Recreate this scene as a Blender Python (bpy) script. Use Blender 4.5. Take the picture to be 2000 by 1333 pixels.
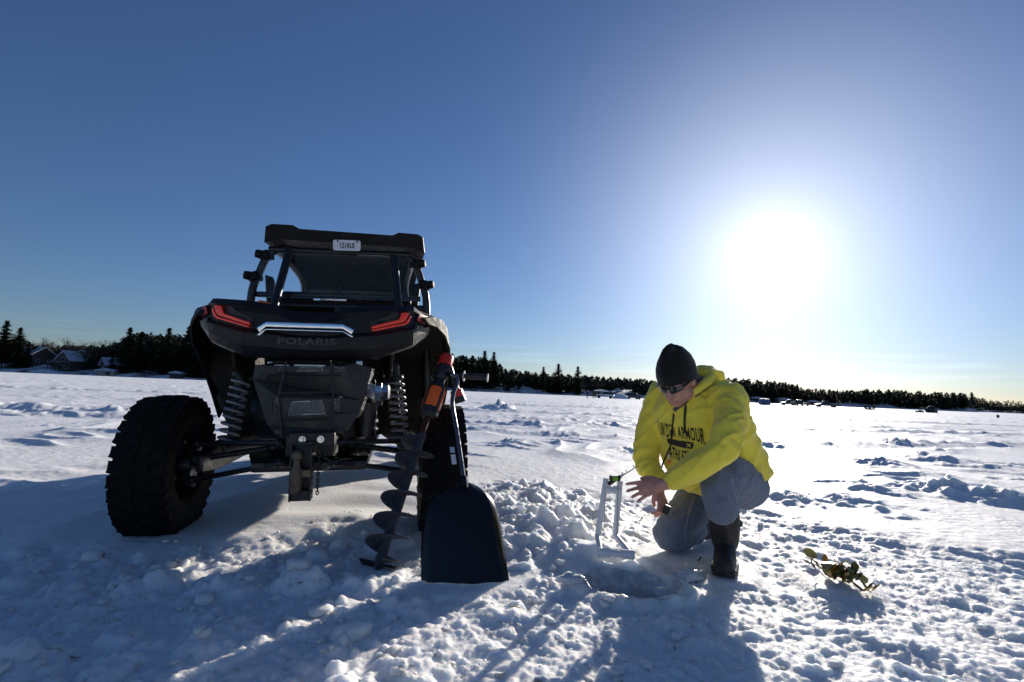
import bpy, bmesh, math, random
import numpy as np
from mathutils import Vector, Matrix, Quaternion
from mathutils.bvhtree import BVHTree
from mathutils.geometry import tessellate_polygon

for o in list(bpy.data.objects): bpy.data.objects.remove(o)
SC = bpy.context.scene
COL = SC.collection
R = math.radians

# ------------------------------------------------------------------ camera
CAM_H, CAM_PITCH, CAM_ROLL = 0.80, R(5.6), R(2.46)
cam_data = bpy.data.cameras.new('camera')
cam_data.sensor_width = 36.0
cam_data.lens = 18.0
cam_data.clip_start = 0.05
cam_data.clip_end = 9000.0
cam = bpy.data.objects.new('camera', cam_data)
COL.objects.link(cam)
CAM_ROT = Matrix.Rotation(math.pi/2 + CAM_PITCH, 4, 'X') @ Matrix.Rotation(CAM_ROLL, 4, 'Z')
cam.matrix_world = Matrix.Translation((0, 0, CAM_H)) @ CAM_ROT
SC.camera = cam

# ------------------------------------------------------------------ sky and sun
SUN_EL, SUN_AZ = R(14.9), R(27.2)            # azimuth clockwise from +Y
sun_dir = Vector((math.sin(SUN_AZ)*math.cos(SUN_EL), math.cos(SUN_AZ)*math.cos(SUN_EL), math.sin(SUN_EL)))
world = bpy.data.worlds.new('World'); SC.world = world; world.use_nodes = True
nt = world.node_tree; nt.nodes.clear()
w_out = nt.nodes.new('ShaderNodeOutputWorld'); w_bg = nt.nodes.new('ShaderNodeBackground')
sky = nt.nodes.new('ShaderNodeTexSky'); sky.sky_type = 'NISHITA'
sky.sun_disc = False; sky.sun_elevation = SUN_EL; sky.sun_rotation = SUN_AZ
sky.altitude = 0; sky.air_density = 1.0; sky.dust_density = 0.15; sky.ozone_density = 4.0
# thin streaks of cirrus low over the horizon, all the way round
geo = nt.nodes.new('ShaderNodeTexCoord')
sep = nt.nodes.new('ShaderNodeSeparateXYZ'); nt.links.new(geo.outputs['Generated'], sep.inputs[0])
mp = nt.nodes.new('ShaderNodeMapping'); mp.inputs['Scale'].default_value = (2.2, 2.2, 60.0)
nt.links.new(geo.outputs['Generated'], mp.inputs[0])
cn = nt.nodes.new('ShaderNodeTexNoise'); cn.inputs['Scale'].default_value = 1.6; cn.inputs['Detail'].default_value = 6; cn.inputs['Roughness'].default_value = 0.6
nt.links.new(mp.outputs[0], cn.inputs['Vector'])
cr = nt.nodes.new('ShaderNodeMapRange'); cr.inputs[1].default_value = 0.52; cr.inputs[2].default_value = 0.78
nt.links.new(cn.outputs['Fac'], cr.inputs[0])
band = nt.nodes.new('ShaderNodeFloatCurve')
nt.links.new(sep.outputs['Z'], band.inputs['Value'])
cv = band.mapping.curves[0]
cv.points[0].location = (0, 0.0); cv.points[1].location = (1, 0.0)
for x, y in ((0.02, 0.0), (0.06, 0.5), (0.085, 0.35), (0.12, 0.0)): cv.points.new(x, y)
band.mapping.update()
cm = nt.nodes.new('ShaderNodeMath'); cm.operation = 'MULTIPLY'
nt.links.new(cr.outputs[0], cm.inputs[0]); nt.links.new(band.outputs[0], cm.inputs[1])
cmix = nt.nodes.new('ShaderNodeMix'); cmix.data_type = 'RGBA'; cmix.blend_type = 'MULTIPLY'
nt.links.new(cm.outputs[0], cmix.inputs[0]); nt.links.new(sky.outputs[0], cmix.inputs[6])
cmix.inputs[7].default_value = (1.5, 1.42, 1.35, 1)
# forward-scattered aureole close round the sun, and a cool white balance
dt = nt.nodes.new('ShaderNodeVectorMath'); dt.operation = 'DOT_PRODUCT'; nt.links.new(geo.outputs['Generated'], dt.inputs[0]); dt.inputs[1].default_value = sun_dir
au = None
for power, gain in ((2200.0, 45.0), (420.0, 4.0), (110.0, 2.6), (25.0, 6.2)):
    pw = nt.nodes.new('ShaderNodeMath'); pw.operation = 'POWER'; pw.use_clamp = True; nt.links.new(dt.outputs['Value'], pw.inputs[0]); pw.inputs[1].default_value = power
    ml = nt.nodes.new('ShaderNodeMath'); ml.operation = 'MULTIPLY_ADD'; nt.links.new(pw.outputs[0], ml.inputs[0]); ml.inputs[1].default_value = gain
    if au is None: ml.inputs[2].default_value = 0.0
    else: nt.links.new(au, ml.inputs[2])
    au = ml.outputs[0]
wb = nt.nodes.new('ShaderNodeMix'); wb.data_type = 'RGBA'; wb.blend_type = 'MULTIPLY'; wb.inputs[0].default_value = 1.0; nt.links.new(cmix.outputs[2], wb.inputs[6]); wb.inputs[7].default_value = (0.925, 0.98, 1.18, 1)
ad = nt.nodes.new('ShaderNodeMix'); ad.data_type = 'RGBA'; ad.blend_type = 'ADD'; ad.inputs[0].default_value = 1.0; nt.links.new(wb.outputs[2], ad.inputs[6]); nt.links.new(au, ad.inputs[7])
nt.links.new(ad.outputs[2], w_bg.inputs['Color'])
w_bg.inputs['Strength'].default_value = 0.051
nt.links.new(w_bg.outputs[0], w_out.inputs[0])

sun_l = bpy.data.lights.new('sun', 'SUN'); sun_l.energy = 4.6; sun_l.angle = R(0.53); sun_l.color = (1.0, 0.92, 0.82)
sun_o = bpy.data.objects.new('sun', sun_l); COL.objects.link(sun_o)
sun_o.rotation_euler = sun_dir.to_track_quat('Z', 'Y').to_euler()

SC.view_settings.view_transform = 'Standard'; SC.view_settings.look = 'None'
SC.view_settings.gamma = 1.0; SC.view_settings.use_curve_mapping = False
SC.view_settings.exposure = 0.52
SC.render.engine = 'CYCLES'
SC.cycles.max_bounces = 8; SC.cycles.diffuse_bounces = 4; SC.cycles.glossy_bounces = 3
SC.cycles.transparent_max_bounces = 12; SC.cycles.transmission_bounces = 4
SC.cycles.sample_clamp_indirect = 6.0
SC.cycles.use_adaptive_sampling = True; SC.cycles.adaptive_threshold = 0.02
SC.cycles.use_denoising = True
# ------------------------------------------------------------------ helpers
def at(px, py, Y):
    """a place in the world: the sight line through a point of the 2000 px wide frame, at depth Y"""
    d = CAM_ROT.to_3x3() @ Vector(((px-1000)/1000.0, -(py-666.5)/1000.0, -1.0))
    return Vector((0, 0, CAM_H)) + d*(Y/d.y)

class NG:
    """small node-graph helper"""
    def __init__(s, name):
        s.m = bpy.data.materials.new(name); s.m.use_nodes = True
        s.t = s.m.node_tree; s.t.nodes.clear()
        s.out = s.t.nodes.new('ShaderNodeOutputMaterial')
    def n(s, ty, **kw):
        nd = s.t.nodes.new(ty)
        for k, v in kw.items():
            if k in nd.inputs: nd.inputs[k].default_value = v
            else: setattr(nd, k, v)
        return nd
    def l(s, a, b): s.t.links.new(a, b)
    def coord(s, scale=(1, 1, 1), kind='Object'):
        tc = s.n('ShaderNodeTexCoord'); mp = s.n('ShaderNodeMapping'); mp.inputs['Scale'].default_value = scale
        s.l(tc.outputs[kind], mp.inputs[0]); return mp.outputs[0]
    def noise(s, vec, scale, detail=4, rough=0.55):
        nd = s.n('ShaderNodeTexNoise', Scale=scale, Detail=detail, Roughness=rough); s.l(vec, nd.inputs['Vector']); return nd.outputs['Fac']
    def ramp(s, fac, stops):
        r = s.n('ShaderNodeValToRGB'); el = r.color_ramp.elements
        while len(el) < len(stops): el.new(0.5)
        for e, (p, c) in zip(el, stops): e.position = p; e.color = (c[0], c[1], c[2], 1)
        s.l(fac, r.inputs[0]); return r.outputs[0]
    def rng(s, fac, a, b, c, d):
        r = s.n('ShaderNodeMapRange'); 
        for i, v in enumerate((a, b, c, d)): r.inputs[i+1].default_value = v
        s.l(fac, r.inputs[0]); return r.outputs[0]
    def bump(s, h, strength, dist):
        b = s.n('ShaderNodeBump', Strength=strength, Distance=dist); s.l(h, b.inputs['Height']); return b.outputs[0]

MATS = {}
def mat(name, col, rough=0.6, metal=0.0, var=0.18, scale=9.0, bump=0.0, bscale=60.0, spec=0.5, coat=0.0, emit=None, rvar=0.12, dust=None, kind='Object'):
    """painted / moulded / metal surface with tone variation, roughness wear and fine relief"""
    if name in MATS: return MATS[name]
    g = NG(name); p = g.n('ShaderNodeBsdfPrincipled'); v = g.coord(kind=kind)
    f = g.noise(v, scale, 5, 0.6)
    c0 = tuple(max(0, c*(1-var)) for c in col); c1 = tuple(min(1, c*(1+var)) for c in col)
    colr = g.ramp(f, [(0.3, c0), (0.7, c1)])
    if dust:
        dcol, amt, ds = dust
        f2 = g.noise(v, ds, 7, 0.7)
        mx = g.n('ShaderNodeMix', data_type='RGBA'); g.l(g.rng(f2, 0.5, 0.72, 0, amt), mx.inputs[0])
        g.l(colr, mx.inputs[6]); mx.inputs[7].default_value = (*dcol, 1); colr = mx.outputs[2]
    g.l(colr, p.inputs['Base Color'])
    g.l(g.rng(g.noise(v, scale*3, 4), 0.3, 0.7, max(0.02, rough-rvar), min(1, rough+rvar)), p.inputs['Roughness'])
    p.inputs['Metallic'].default_value = metal; p.inputs['Specular IOR Level'].default_value = spec
    if coat: p.inputs['Coat Weight'].default_value = coat; p.inputs['Coat Roughness'].default_value = 0.08
    if bump: g.l(g.bump(g.noise(v, bscale, 4), bump, 0.004), p.inputs['Normal'])
    if emit: p.inputs['Emission Color'].default_value = (*emit[0], 1); p.inputs['Emission Strength'].default_value = emit[1]
    g.l(p.outputs[0], g.out.inputs[0]); MATS[name] = g.m; return g.m

def basis(d, up=Vector((0, 0, 1))):
    d = Vector(d).normalized()
    if abs(d.dot(up)) > 0.98: up = Vector((0, 1, 0))
    s = d.cross(up).normalized(); return s, s.cross(d).normalized(), d

class MB:
    """collects geometry for ONE mesh object"""
    def __init__(s): s.v = []; s.f = []
    def add(s, vs, fs):
        o = len(s.v); s.v += [tuple(p) for p in vs]; s.f += [tuple(i+o for i in f) for f in fs]; return s
    def box(s, c, size, rot=None):
        hx, hy, hz = (q/2 for q in size); M = rot or Matrix.Identity(3)
        vs = [Vector(c) + M @ Vector((x*hx, y*hy, z*hz)) for x in (-1, 1) for y in (-1, 1) for z in (-1, 1)]
        return s.add(vs, [(0, 1, 3, 2), (4, 6, 7, 5), (0, 4, 5, 1), (2, 3, 7, 6), (0, 2, 6, 4), (1, 5, 7, 3)])
    def tube(s, pts, r, n=8, cap=True, closed=False):
        pts = [Vector(p) for p in pts]; rs = r if isinstance(r, (list, tuple)) else [r]*len(pts)
        vs, fs = [], []; side = None
        for i, p in enumerate(pts):
            a = pts[i-1] if (i or closed) else p; b = pts[(i+1) % len(pts)] if (i < len(pts)-1 or closed) else p
            d = (b-a).normalized() if (b-a).length > 1e-9 else Vector((0, 0, 1))
            if side is None: side, up, _ = basis(d)
            else:
                side = (side - d*side.dot(d)).normalized(); up = side.cross(d).normalized()
            up = side.cross(d).normalized()
            for k in range(n):
                t = 2*math.pi*k/n; vs.append(p + (side*math.cos(t) + up*math.sin(t))*rs[i])
        m = len(pts)
        for i in range(m if closed else m-1):
            j = (i+1) % m
            for k in range(n): k2 = (k+1) % n; fs.append((i*n+k, i*n+k2, j*n+k2, j*n+k))
        if cap and not closed: fs.append(tuple(range(n-1, -1, -1))); fs.append(tuple((m-1)*n+k for k in range(n)))
        return s.add(vs, fs)
    def cyl(s, p0, p1, r0, r1=None, n=12): return s.tube([p0, p1], [r0, r0 if r1 is None else r1], n)
    def lathe(s, prof, c=(0, 0, 0), axis=(0, 0, 1), n=24, close=False):
        """prof: (radius, height) along axis"""
        a, b, d = basis(axis); c = Vector(c); vs, fs = [], []
        for r, h in prof:
            for k in range(n): t = 2*math.pi*k/n; vs.append(c + d*h + (a*math.cos(t) + b*math.sin(t))*r)
        m = len(prof)
        for i in range(m if close else m-1):
            j = (i+1) % m
            for k in range(n): k2 = (k+1) % n; fs.append((i*n+k, i*n+k2, j*n+k2, j*n+k))
        if not close: fs.append(tuple(range(n-1, -1, -1))); fs.append(tuple((m-1)*n+k for k in range(n)))
        return s.add(vs, fs)
    def ball(s, c, r, n=12, m=8, rot=None):
        r = r if isinstance(r, (list, tuple)) else (r, r, r); M = rot or Matrix.Identity(3); c = Vector(c)
        vs = [c + M @ Vector((0, 0, r[2]))]; fs = []
        for i in range(1, m):
            th = math.pi*i/m
            for k in range(n): t = 2*math.pi*k/n; vs.append(c + M @ Vector((r[0]*math.sin(th)*math.cos(t), r[1]*math.sin(th)*math.sin(t), r[2]*math.cos(th))))
        vs.append(c - M @ Vector((0, 0, r[2]))); L = len(vs)-1
        for k in range(n): k2 = (k+1) % n; fs.append((0, 1+k, 1+k2)); fs.append((L, L-n+k2, L-n+k))
        for i in range(m-2):
            for k in range(n): k2 = (k+1) % n; a = 1+i*n; fs.append((a+k, a+n+k, a+n+k2, a+k2))
        return s.add(vs, fs)
    def loft(s, secs, cap=True, closed=True):
        n = len(secs[0]); vs = [p for q in secs for p in q]; fs = []
        for i in range(len(secs)-1):
            for k in range(n if closed else n-1): k2 = (k+1) % n; fs.append((i*n+k, i*n+k2, (i+1)*n+k2, (i+1)*n+k))
        if cap and closed: fs.append(tuple(range(n-1, -1, -1))); fs.append(tuple((len(secs)-1)*n+k for k in range(n)))
        return s.add(vs, fs)
    def plate(s, loops, frame, th):
        """flat plate with holes: loops[0] outer, rest holes, 2-D; frame(u, v, w) -> 3-D"""
        flat = [p for l in loops for p in l]; tris = tessellate_polygon([[Vector((p[0], p[1], 0)) for p in l] for l in loops])
        n = len(flat); vs = [frame(u, v, 0) for u, v in flat] + [frame(u, v, th) for u, v in flat]
        fs = [tuple(t) for t in tris] + [tuple(i+n for i in reversed(t)) for t in tris]; o = 0
        for l in loops:
            m = len(l)
            for i in range(m): j = (i+1) % m; fs.append((o+i, o+j, n+o+j, n+o+i))
            o += m
        return s.add(vs, fs)
    def build(s, name, material, parent=None, smooth=40, bevel=0.0, loc=None, recalc=True):
        me = bpy.data.meshes.new(name); bm = bmesh.new()
        vv = [bm.verts.new(p) for p in s.v]
        for f in s.f:
            if len(set(f)) < 3: continue
            try: bm.faces.new([vv[i] for i in f])
            except ValueError: pass
        if recalc: bmesh.ops.recalc_face_normals(bm, faces=bm.faces)
        if bevel:
            bm.normal_update()
            ed = [e for e in bm.edges if len(e.link_faces) == 2 and e.calc_face_angle(0) > R(28)]
            bmesh.ops.bevel(bm, geom=ed, offset=bevel, segments=2, affect='EDGES', profile=0.6, clamp_overlap=True)
        bm.to_mesh(me); bm.free()
        if smooth:
            me.polygons.foreach_set('use_smooth', [True]*len(me.polygons)); me.set_sharp_from_angle(angle=R(smooth))
        return link(name, me, material, parent, loc)

def link(name, me, material, parent=None, loc=None):
    o = bpy.data.objects.new(name, me); COL.objects.link(o)
    if material is not None and not me.materials: me.materials.append(material)
    if parent is not None: o.parent = parent
    if loc is not None: o.location = loc
    return o

def tag(o, label, cat, group=None, kind=None):
    o['label'] = label; o['category'] = cat
    if group: o['group'] = group
    if kind: o['kind'] = kind
    return o

def empty(name, loc=(0, 0, 0), rz=0.0):
    o = bpy.data.objects.new(name, None); COL.objects.link(o); o.location = loc; o.rotation_euler = (0, 0, rz)
    o.empty_display_size = 0.1; return o

def copy_tree(o, parent=None):
    c = o.copy(); COL.objects.link(c)
    if parent is not None: c.parent = parent
    for ch in o.children: copy_tree(ch, c)
    return c

def np_mesh(name, V, Fq, material, parent=None, smooth=True):
    """mesh from numpy arrays of vertices and equal-sided faces"""
    me = bpy.data.meshes.new(name); n = Fq.shape[1]
    me.vertices.add(len(V)); me.vertices.foreach_set('co', np.ascontiguousarray(V, dtype=np.float32).ravel())
    me.loops.add(Fq.size); me.loops.foreach_set('vertex_index', np.ascontiguousarray(Fq, dtype=np.int32).ravel())
    me.polygons.add(len(Fq)); me.polygons.foreach_set('loop_start', np.arange(0, Fq.size, n, dtype=np.int32))
    me.polygons.foreach_set('loop_total', np.full(len(Fq), n, dtype=np.int32))
    me.polygons.foreach_set('use_smooth', np.full(len(Fq), bool(smooth)))
    me.update(calc_edges=True); me.validate()
    return link(name, me, material, parent)

def text_mesh(body, size=1.0, shear=0.0, space=1.0, bold=0.0):
    """outline text in Blender's own font -> (verts, faces) in the XY plane, centred"""
    cu = bpy.data.curves.new('lettering', 'FONT'); cu.body = body; cu.size = size; cu.align_x = 'CENTER'; cu.align_y = 'CENTER'
    cu.shear = shear; cu.offset = bold; cu.space_character = space; cu.resolution_u = 3
    o = bpy.data.objects.new('lettering', cu); COL.objects.link(o)
    dg = bpy.context.evaluated_depsgraph_get(); me = bpy.data.meshes.new_from_object(o.evaluated_get(dg))
    vs = [v.co.copy() for v in me.vertices]; fs = [tuple(p.vertices) for p in me.polygons]
    bpy.data.objects.remove(o); bpy.data.curves.remove(cu); bpy.data.meshes.remove(me)
    return vs, fs

# ---- numpy noise
def _h(ix, iy, seed):
    h = (ix.astype(np.int64)*374761393 + iy.astype(np.int64)*668265263 + seed*1442695041) & 0xffffffff
    h = ((h ^ (h >> 13))*1274126177) & 0xffffffff
    h = ((h ^ (h >> 16))*2246822519) & 0xffffffff
    return ((h ^ (h >> 15)) & 0xffffff)/float(0x1000000)
def pnoise(x, y, seed=0):
    x0 = np.floor(x); y0 = np.floor(y); fx = x-x0; fy = y-y0
    u = fx*fx*fx*(fx*(fx*6-15)+10); v = fy*fy*fy*(fy*(fy*6-15)+10)
    def gr(ix, iy, dx, dy):
        a = _h(ix, iy, seed)*2*np.pi; return np.cos(a)*dx + np.sin(a)*dy
    a = gr(x0, y0, fx, fy); b = gr(x0+1, y0, fx-1, fy); c = gr(x0, y0+1, fx, fy-1); d = gr(x0+1, y0+1, fx-1, fy-1)
    return (a + u*(b-a) + v*(c-a) + u*v*(a-b-c+d))*1.5
def fbm(x, y, octv=4, seed=0, gain=0.5, lac=2.03):
    s = 0; a = 1.0; t = 0
    for i in range(octv): s = s + a*pnoise(x, y, seed+i*17); t += a; a *= gain; x = x*lac+3.1; y = y*lac-1.7
    return s/t
def lumps(x, y, cell, seed, fill=0.7, rmin=0.25, rmax=0.62):
    """a field of overlapping rounded clods, height in units of the cell"""
    x = x/cell; y = y/cell; x0 = np.floor(x); y0 = np.floor(y); h = np.zeros_like(x)
    for i in (-1, 0, 1):
        for j in (-1, 0, 1):
            cx = x0+i; cy = y0+j; ok = _h(cx, cy, seed+5) < fill
            r = rmin + (rmax-rmin)*_h(cx, cy, seed+3)**2
            d2 = (x-cx-_h(cx, cy, seed+1))**2 + (y-cy-_h(cx, cy, seed+2))**2
            q = np.clip(r*r-d2, 0, None); k = (0.45*np.sqrt(q)+0.55*q/r)*(0.6+0.8*_h(cx, cy, seed+4)); h = np.maximum(h, np.where(ok, k, 0))
    return h
def sstep(a, b, x): t = np.clip((x-a)/(b-a), 0, 1); return t*t*(3-2*t)
# ------------------------------------------------------------------ snow
def snow_material(name, sss):
    g = NG(name); p = g.n('ShaderNodeBsdfPrincipled'); v = g.coord()
    big = g.noise(v, 0.9, 5, 0.6)
    g.l(g.ramp(big, [(0.3, (0.89, 0.91, 0.94)), (0.7, (0.95, 0.955, 0.96))]), p.inputs['Base Color'])
    p.inputs['Roughness'].default_value = 0.55; p.inputs['Specular IOR Level'].default_value = 0.12
    p.inputs['Subsurface Weight'].default_value = sss; p.inputs['Subsurface Radius'].default_value = (0.032, 0.038, 0.048)
    p.inputs['Subsurface Scale'].default_value = 1.0
    fine = g.noise(v, 160.0, 3, 0.7); mid = g.noise(v, 38.0, 5, 0.65)
    ad = g.n('ShaderNodeMath', operation='ADD'); g.l(fine, ad.inputs[0])
    ml = g.n('ShaderNodeMath', operation='MULTIPLY'); g.l(mid, ml.inputs[0]); ml.inputs[1].default_value = 2.2; g.l(ml.outputs[0], ad.inputs[1])
    g.l(g.bump(ad.outputs[0], 0.75, 0.006), p.inputs['Normal'])
    # crystals: scattered smooth grains that glitter towards the sun
    vo = g.n('ShaderNodeTexVoronoi', Scale=220.0); g.l(v, vo.inputs['Vector'])
    sp = g.rng(vo.outputs['Color'], 0.0, 1.0, 0.0, 1.0)
    g.l(g.rng(sp, 0.72, 0.9, 0.6, 0.28), p.inputs['Roughness'])
    g.l(p.outputs[0], g.out.inputs[0]); return g.m
M_SNOW = snow_material('snow', 1.0); M_SNOW_FAR = snow_material('distant_snow', 0.0)

def seg_d(x, y, pts):
    d = np.full_like(x, 1e9)
    for (ax, ay), (bx, by) in zip(pts[:-1], pts[1:]):
        ux, uy = bx-ax, by-ay; t = np.clip(((x-ax)*ux+(y-ay)*uy)/(ux*ux+uy*uy), 0, 1)
        d = np.minimum(d, np.hypot(x-ax-t*ux, y-ay-t*uy))
    return d

BERMS = [([(-16, 9.2), (-12, 9.8), (-9, 10.2), (-7.6, 10.5)], 0.55, 0.24),
         ([(-12, 8.6), (-7.2, 9.8), (-5.9, 10.6), (-2, 10.0), (1.07, 9.9), (4.9, 9.6)], 0.28, 0.09),
         ([(-6, 12.3), (1, 12.4), (4.3, 13.9), (7.9, 15.4), (19, 19), (30, 22)], 0.32, 0.13),
         ([(-5, 14.5), (3, 15.2), (9, 18), (22, 23)], 0.3, 0.08),
         ([(-9, 19), (4, 20), (12, 26), (40, 33)], 0.45, 0.14),
         ([(5, 9.7), (8.3, 11), (13, 13), (24, 15)], 0.3, 0.1),
         ([(-30, 22), (-10, 27), (10, 33), (50, 44)], 0.6, 0.15),
         ([(-50, 40), (0, 52), (60, 60)], 0.8, 0.16),
         ([(-60, 70), (0, 78), (90, 80)], 1.0, 0.18)]
rng = np.random.default_rng(7)
MOUNDS = [(-0.39, 20.6, 0.75, 0.42), (8.3, 11.1, 0.38, 0.13), (2.3, 4.25, 0.22, 0.07), (2.75, 4.3, 0.2, 0.06), (4.18, 5.1, 0.33, 0.11),
          (4.45, 4.75, 0.3, 0.09), (3.4, 4.9, 0.3, 0.06), (0.05, 8.1, 0.16, 0.07), (1.9, 7.3, 0.3, 0.08), (4.9, 6.9, 0.4, 0.09), (6.5, 8.2, 0.5, 0.1)]
for _ in range(230):
    yy = float(np.exp(rng.uniform(np.log(9), np.log(90)))); xx = float(rng.uniform(-1, 1.15)*yy*1.05)
    MOUNDS.append((xx, yy, float(rng.uniform(0.12, 0.34)*(1+yy/50)), float(rng.uniform(0.015, 0.055)*(1+yy/60))))
# feet, wheels and tools that press into the snow: x, y, radius, level
PADS = [(1.07, 2.52, 0.13, 0.0), (1.10, 2.66, 0.12, 0.0), (0.87, 2.76, 0.15, 0.01), (1.17, 2.98, 0.16, 0.02), (-1.80, 2.80, 0.34, 0.015), (-0.38, 3.08, 0.3, 0.015),
        (-0.54, 2.33, 0.10, 0.0), (-0.30, 2.19, 0.10, 0.0), (-0.14, 2.23, 0.12, 0.0), (0.02, 2.28, 0.10, 0.0),
        (0.43, 2.60, 0.07, 0.085), (0.53, 2.60, 0.07, 0.085), (0.42, 2.47, 0.07, 0.03), (0.50, 2.47, 0.07, 0.03), (0.58, 2.47, 0.07, 0.03), (1.55, 2.46, 0.16, 0.0)]
HOLE = (0.555, 2.285)
def hole_d(x, y): return np.hypot((x-HOLE[0])/0.155, (y-HOLE[1])/0.115) + 0.12*fbm(x/0.1, y/0.1, 3, 151)

def churned(x, y):
    """trampled, dug and re-frozen snow close by"""
    wx = x + 0.03*fbm(x/0.12, y/0.12, 2, 21); wy = y + 0.03*fbm(x/0.12, y/0.12, 2, 22)
    left = sstep(0.3, -0.5, x); pile = np.exp(-(((x-0.18)/0.55)**2 + ((y-3.45)/1.0)**2)**1.5)
    right = sstep(0.9, 1.5, x)
    big = lumps(wx, wy, 0.30, 31, 0.65)*0.30; med = lumps(wx, wy, 0.125, 41, 0.75)*0.125; sml = lumps(wx, wy, 0.055, 51, 0.8)*0.055; tin = lumps(x, y, 0.026, 61, 0.8)*0.026
    u = x*0.80 - y*0.60; v = x*0.60 + y*0.80            # crusted ribs on the right run away to the upper left
    wv = 0.5*pnoise(x/0.5, y/0.5, 72); rib = (1-np.abs(pnoise(v/0.24+wv, u/0.7+wv, 71)))**3
    patch = sstep(-0.25, 0.3, fbm(x/0.5, y/0.5, 2, 73))
    return big*(0.40*left + 0.62*pile + 0.07)*(0.15+0.85*patch) + med*(0.42*left + 0.75*pile + 0.12*(1-right) + 0.07)*(0.3+0.7*patch) + sml*(0.30 + 0.15*left + 0.36*pile) + tin*(0.40 + 0.10*pile) \
        + 0.016*right*(rib-0.3)*(0.4+patch) + 0.022*fbm(x/0.26, y/0.26, 4, 77, 0.5) + (0.0075+0.002*left+0.003*pile)*fbm(x/0.04, y/0.04, 3, 79, 0.6) + 0.09*pile - 0.025

def windblown(x, y, r):
    """drifted, sun-crusted snow further out"""
    a = x*0.30 + y*0.95; b = x*0.95 - y*0.30
    patch = sstep(-0.15, 0.35, fbm(x/3.2, y/3.2, 2, 81))
    sas = ((1-np.abs(pnoise(b/0.75+0.4*pnoise(a/1.5, b/1.5, 83), a/2.4, 82)))**4)*0.055*patch
    sas2 = ((1-np.abs(pnoise(b/1.3, a/0.55, 87)))**6)*0.04*sstep(0.0, 0.4, fbm(x/2.1, y/2.1, 2, 88))
    step = -lumps(x + 0.12*fbm(x/0.2, y/0.2, 2, 91), y, 0.62, 92, 0.30, 0.18, 0.42)*0.08*sstep(0.05, 0.35, fbm(x/4.0, y/4.0, 2, 93)+0.1)
    crum = (lumps(x + 0.03*pnoise(x/0.06, y/0.06, 94), y, 0.16, 97, 0.3)*0.055)*sstep(0.18, 0.42, fbm(x/1.7, y/1.7, 3, 95))
    rough = (lumps(x, y, 0.9, 99, 0.35)*0.05)*sstep(8, 20, r)*sstep(0.05, 0.35, fbm(x/9, y/4, 2, 98))
    wind = (sas + sas2 + step)*(0.35+0.65*sstep(2.8, 5.0, r)) + crum + rough + 0.006*fbm(x/0.09, y/0.05, 2, 96)*sstep(16, 9, r) + 0.018
    under = np.exp(-(((x+0.95)/0.95)**2 + ((y-3.4)/0.75)**2)**2)          # smooth drift sheltered under the vehicle
    return wind*(1-0.85*under) + 0.05*under + 0.03*under*pnoise(x/0.8, y/0.35, 121)

def snow_h(x, y):
    x = np.asarray(x, float); y = np.asarray(y, float); r = np.hypot(x, y)
    h = 0.02*fbm(x/2.3, y/2.3, 2, 3) + 0.05*pnoise(x/17, y/17, 5)*sstep(6, 25, r)*sstep(1500, 300, r)
    yb = np.interp(x, [-6, -2.4, -2.0, -1.55, -1.2, -0.95, -0.5, -0.3, 0.0, 0.5, 0.8, 1.1, 1.6, 2.05, 2.4, 2.9, 4.0, 7.0],
                      [2.1, 2.3, 2.5, 2.55, 2.5, 2.8, 2.95, 4.3, 4.75, 4.35, 4.1, 3.95, 4.0, 3.55, 3.2, 2.92, 2.6, 2.2])
    M = sstep(0.22, -0.24, y-yb-0.30*fbm(x/0.5, y/0.5, 4, 11, 0.6)); M[(r > 9)] = 0
    k = M > 0.002; h[k] += churned(x[k], y[k])*M[k]
    k = (M < 0.998) & (r < 220); h[k] += windblown(x[k], y[k], r[k])*(1-M[k])
    for pts, w, hh in BERMS:
        hh = hh*0.55
        d = seg_d(x, y, pts); k = np.where(d < w*3.2)[0]
        if len(k):
            xx, yy, d = x[k], y[k], d[k]; e = np.exp(-(d/w)**2)
            h[k] += hh*e*(0.35 + 0.9*np.clip(fbm(xx/(w*1.3), yy/(w*1.3), 3, 131)+0.35, 0, 1.3)) - hh*0.35*np.exp(-((d-w*1.8)/(w*0.6))**2) \
                + e*(lumps(xx + 0.1*w*pnoise(xx/w*6, yy/w*6, 135), yy, w*0.5, 137, 0.6)*w*0.14 + lumps(xx, yy, w*0.22, 139, 0.6)*w*0.09)
    for mx, my, mr, mh in MOUNDS:
        k = np.where((np.abs(x-mx) < 2.2*mr) & (np.abs(y-my) < 2.2*mr))[0]
        if len(k):
            xx, yy = x[k], y[k]; d = np.hypot(xx-mx, yy-my)/mr
            e = np.exp(-(d*(1+0.6*fbm(xx/mr*1.5, yy/mr*1.5, 3, 141)))**2*1.3); h[k] += mh*e*(0.75+0.9*fbm(xx/mr*2.4, yy/mr*2.4, 3, 143, 0.6))
    for px, py, pr, pz in PADS:
        k = np.where((np.abs(x-px) < 1.7*pr) & (np.abs(y-py) < 1.7*pr))[0]
        if len(k):
            e = sstep(1.6, 0.8, np.hypot(x[k]-px, y[k]-py)/pr); h[k] = h[k]*(1-e) + (pz+0.25*(h[k]-pz))*e
    # ---- the hole through the ice and the scraped slush around it
    k = np.where((np.abs(x-HOLE[0]) < 0.7) & (np.abs(y-HOLE[1]) < 0.7))[0]
    if len(k):
        xx, yy = x[k], y[k]; d = hole_d(xx, yy)
        h[k] = h[k]*(1-0.75*sstep(2.2, 1.2, d)); e = sstep(1.35, 0.95, d); h[k] = h[k]*(1-e) - 0.045*e - 0.075*sstep(0.92, 0.72, d)
        h[k] += 0.034*np.exp(-((d-1.62)/0.25)**2)*(0.5+fbm(xx/0.08, yy/0.08, 3, 153))
    return h

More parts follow.
